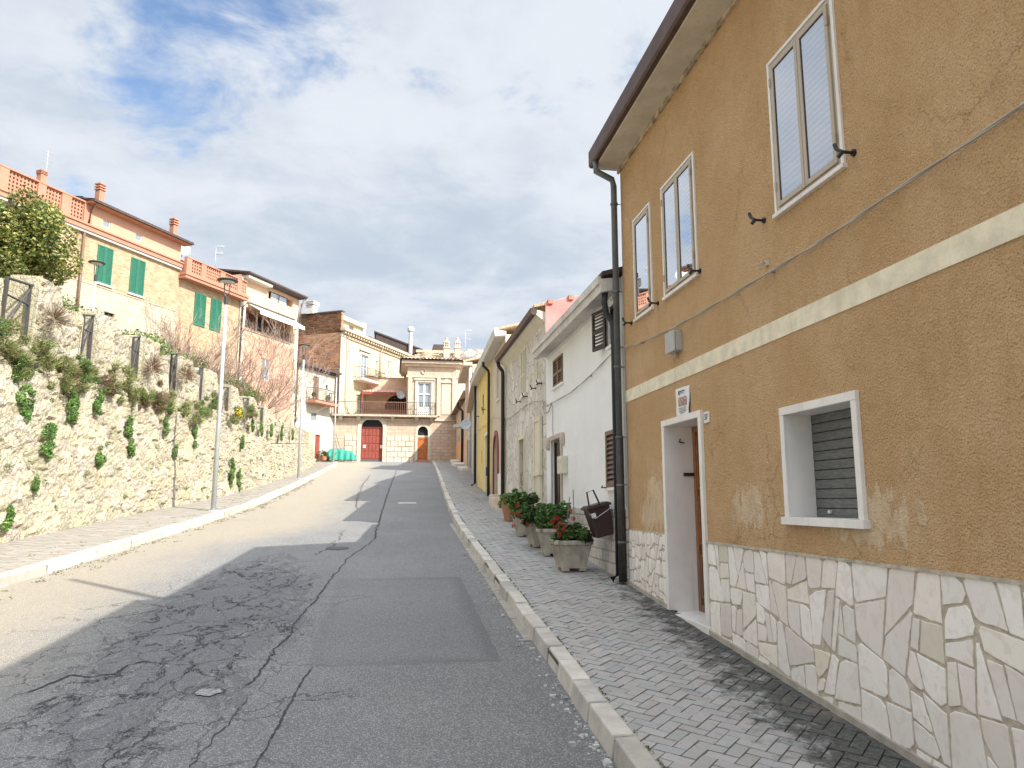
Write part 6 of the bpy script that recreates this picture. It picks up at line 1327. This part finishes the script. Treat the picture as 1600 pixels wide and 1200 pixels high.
def plant(x, y, z, r, h, lab, flowers=(), n=2600, cols=G_DARK + [(.10, .17, .04)], leaf=.036, name='geranium', cat='plant'):
    t = empty(name, (x, y, z), lab, cat, 'plants in the planters'); cs = [(x + random.uniform(-r, r) * .8, y + random.uniform(-r, r) * .8, z + random.uniform(.04, h)) for _ in range(22)]
    leaves(MB(), cs, [r * random.uniform(.25, .42) for _ in cs], n, leaf, cols).build('leaves', LEAF, t, recalc=False)
    q = MB(); [q.tube([(x + random.uniform(-.05, .05), y + random.uniform(-.05, .05), z - .05), c], .006, 4, cap=False) for c in cs]; q.build('stems', BARK, t)
    for fx, fy, fz, col in flowers:
        f = MB(); leaves(f, [(x + fx, y + fy, z + fz)], [.030], 45, .013, [col, tuple(c * .8 for c in col)]); f.build('flower', LEAF, t, recalc=False)
    return t
RED = (.80, .035, .02); CORAL = (.85, .16, .06); PINK = (.75, .12, .2)
zt = lambda y: GZ(y) + .36
t = plant(2.40, 9.95, zt(9.95), .24, .24, 'dark green geranium with red blooms and two dry stakes in the nearest planter', [(-.22, -.12, .34, RED), (-.18, -.16, .27, RED), (-.23, -.08, .22, RED), (-.14, -.2, .20, RED), (-.02, -.1, .42, PINK), (.04, .0, .33, RED), (-.26, -.02, .29, RED), (-.10, -.15, .23, RED), (.24, -.16, .04, RED), (-.2, -.2, .13, RED)], 2700)
MB().tube([(2.46, 9.95, zt(9.95)), (2.44, 9.93, zt(9.95) + .72)], .007, 5).tube([(2.34, 10.0, zt(9.95)), (2.40, 9.98, zt(9.95) + .62)], .006, 5).build('stake', TWIG, t)
plant(2.42, 11.25, zt(11.25), .25, .36, 'tall leafy green plant in the second planter from the camera', [], 2000, G_DARK + G_IVY)
plant(2.32, 12.05, zt(12.15), .31, .26, 'spreading geranium covered in coral blooms in the third planter', [(random.uniform(-.42, .2), random.uniform(-.35, .1), random.uniform(-.05, .34), random.choice([CORAL, RED, CORAL])) for _ in range(12)], 2600)
plant(2.40, 13.5, zt(13.5), .26, .38, 'loose dark green plant with a few orange blooms in the fourth planter', [(random.uniform(-.35, .1), random.uniform(-.3, .1), random.uniform(.05, .35), CORAL) for _ in range(9)], 3000, G_DARK + G_IVY)
t = empty('flower_pot', (2.52, 16.0, GZ(16)), 'round terracotta pot, farthest of the pots, near the stone steps', 'flower pot'); MB().lathe((2.52, 16.0, GZ(16)), [(.12, 0), (.19, .34), (.2, .38), (.16, .38)], 18).build('pot', POT, t, smooth=False); MB().lathe((2.52, 16, GZ(16) + .3), [(.16, 0), (.01, .03)], 12).build('soil', SOIL, t)
plant(2.52, 15.9, GZ(16) + .25, .24, .3, 'yellowish green shrub spilling out of the terracotta pot', [], 2600, G_IVY + G_OLIVE, .034, 'shrub')
plant(2.5, 14.9, GZ(14.9) + .1, .18, .62, 'upright light green shrub behind the fourth planter', [], 2400, G_IVY + [(.16, .22, .04)], .03, 'shrub')
# brown kitchen bin hung on the wall
t = empty('waste_bin', (2.70, 9.55, 1.28), 'dark brown plastic waste bin hanging tilted on the white wall by the black downpipe', 'waste bin'); Rt = Matrix.Rotation(R(-14), 3, 'Y')
def bp(x, y, z): return Vector((2.71, 9.6, 1.45)) + Rt @ Vector((x, y, z))
q = MB(); q.hexa([bp(x * s_, y * s_, z) for z, s_ in ((-.21, .78), (.17, 1.)) for y in (-.15, .15) for x in (-.15, .15)]); q.build('body', PLAST, t, bevel=.018); MB().box(bp, -.17, .17, -.165, .165, .17, .205).box(bp, -.15, .15, -.14, .14, .205, .22).build('lid', PLAST, t, bevel=.01)
MB().tube([bp(-.13, -.15, .20), bp(-.11, -.14, .40), bp(-.02, -.14, .41), bp(.02, -.15, .20)], .012, 8).build('handle', PLAST, t); MB().tube([bp(-.155, -.155, .13), bp(-.1, -.19, .05), bp(.1, -.185, .12), bp(.16, -.155, .15)], .004, 5).build('bail', GALV, t); MB().box(bp, -.13, -.07, -.155, -.148, .06, .12).build('sticker', WPAINT, t)
MB().tube([FR0(9.72, 0, 1.88), FR0(9.72, .12, 1.88), FR0(9.60, .14, 1.90)], .009, 6).build('hook', BLACKM, t)
# weeds and litter in the gutters
m = MB()
for k in range(260):
    y = random.uniform(7.5, 34); x = interp(KL, y) + abs(random.gauss(0, .16)) + .02; leaves(m, [(x, y, RZ(y) + .008)], [(.07, .12, .012)], 12, .014, G_OLIVE + G_DRY)
for k in range(90):
    y = random.uniform(4, 13); x = interp(KR, y) + KW + .012; leaves(m, [(x, y, GZ(y) + .006)], [(.010, .05, .01)], 10, .010, G_OLIVE + [(.05, .05, .03)])
for k in range(60):
    y = random.uniform(9, 24); x = interp(KL, y) - random.uniform(.22, .9); leaves(m, [(x, y, GZ(y) + .008)], [(.05, .09, .008)], 10, .012, G_OLIVE)
tag(m.build('gutter_weeds', LEAF, recalc=False), 'low weeds and moss in the gutters and paving joints', 'weeds', kind='stuff')
m = MB(); rr_ = random.Random(9)
for k in range(420):
    y = rr_.uniform(3.6, 13); x = interp(KR, y) - abs(rr_.gauss(0, .07)) - .01; s_ = rr_.uniform(.004, .013) * (1 if rr_.random() < .85 else 1.8); c = rr_.uniform(.25, .6); p = Vector((x, y, RZ(y) + s_ * .4))
    m.hexa([p + Vector((a * s_ * rr_.uniform(.6, 1.2), b * s_ * rr_.uniform(.6, 1.2), d * s_ * .5)) for d in (-1, 1) for b in (-1, 1) for a in (-1, 1)], (c, c * .96, c * .9))
tag(m.build('gravel', plain('grit', (1, 1, 1), .95, .1, attr=True), recalc=False), 'loose pale grit along the right kerb', 'gravel', kind='stuff')
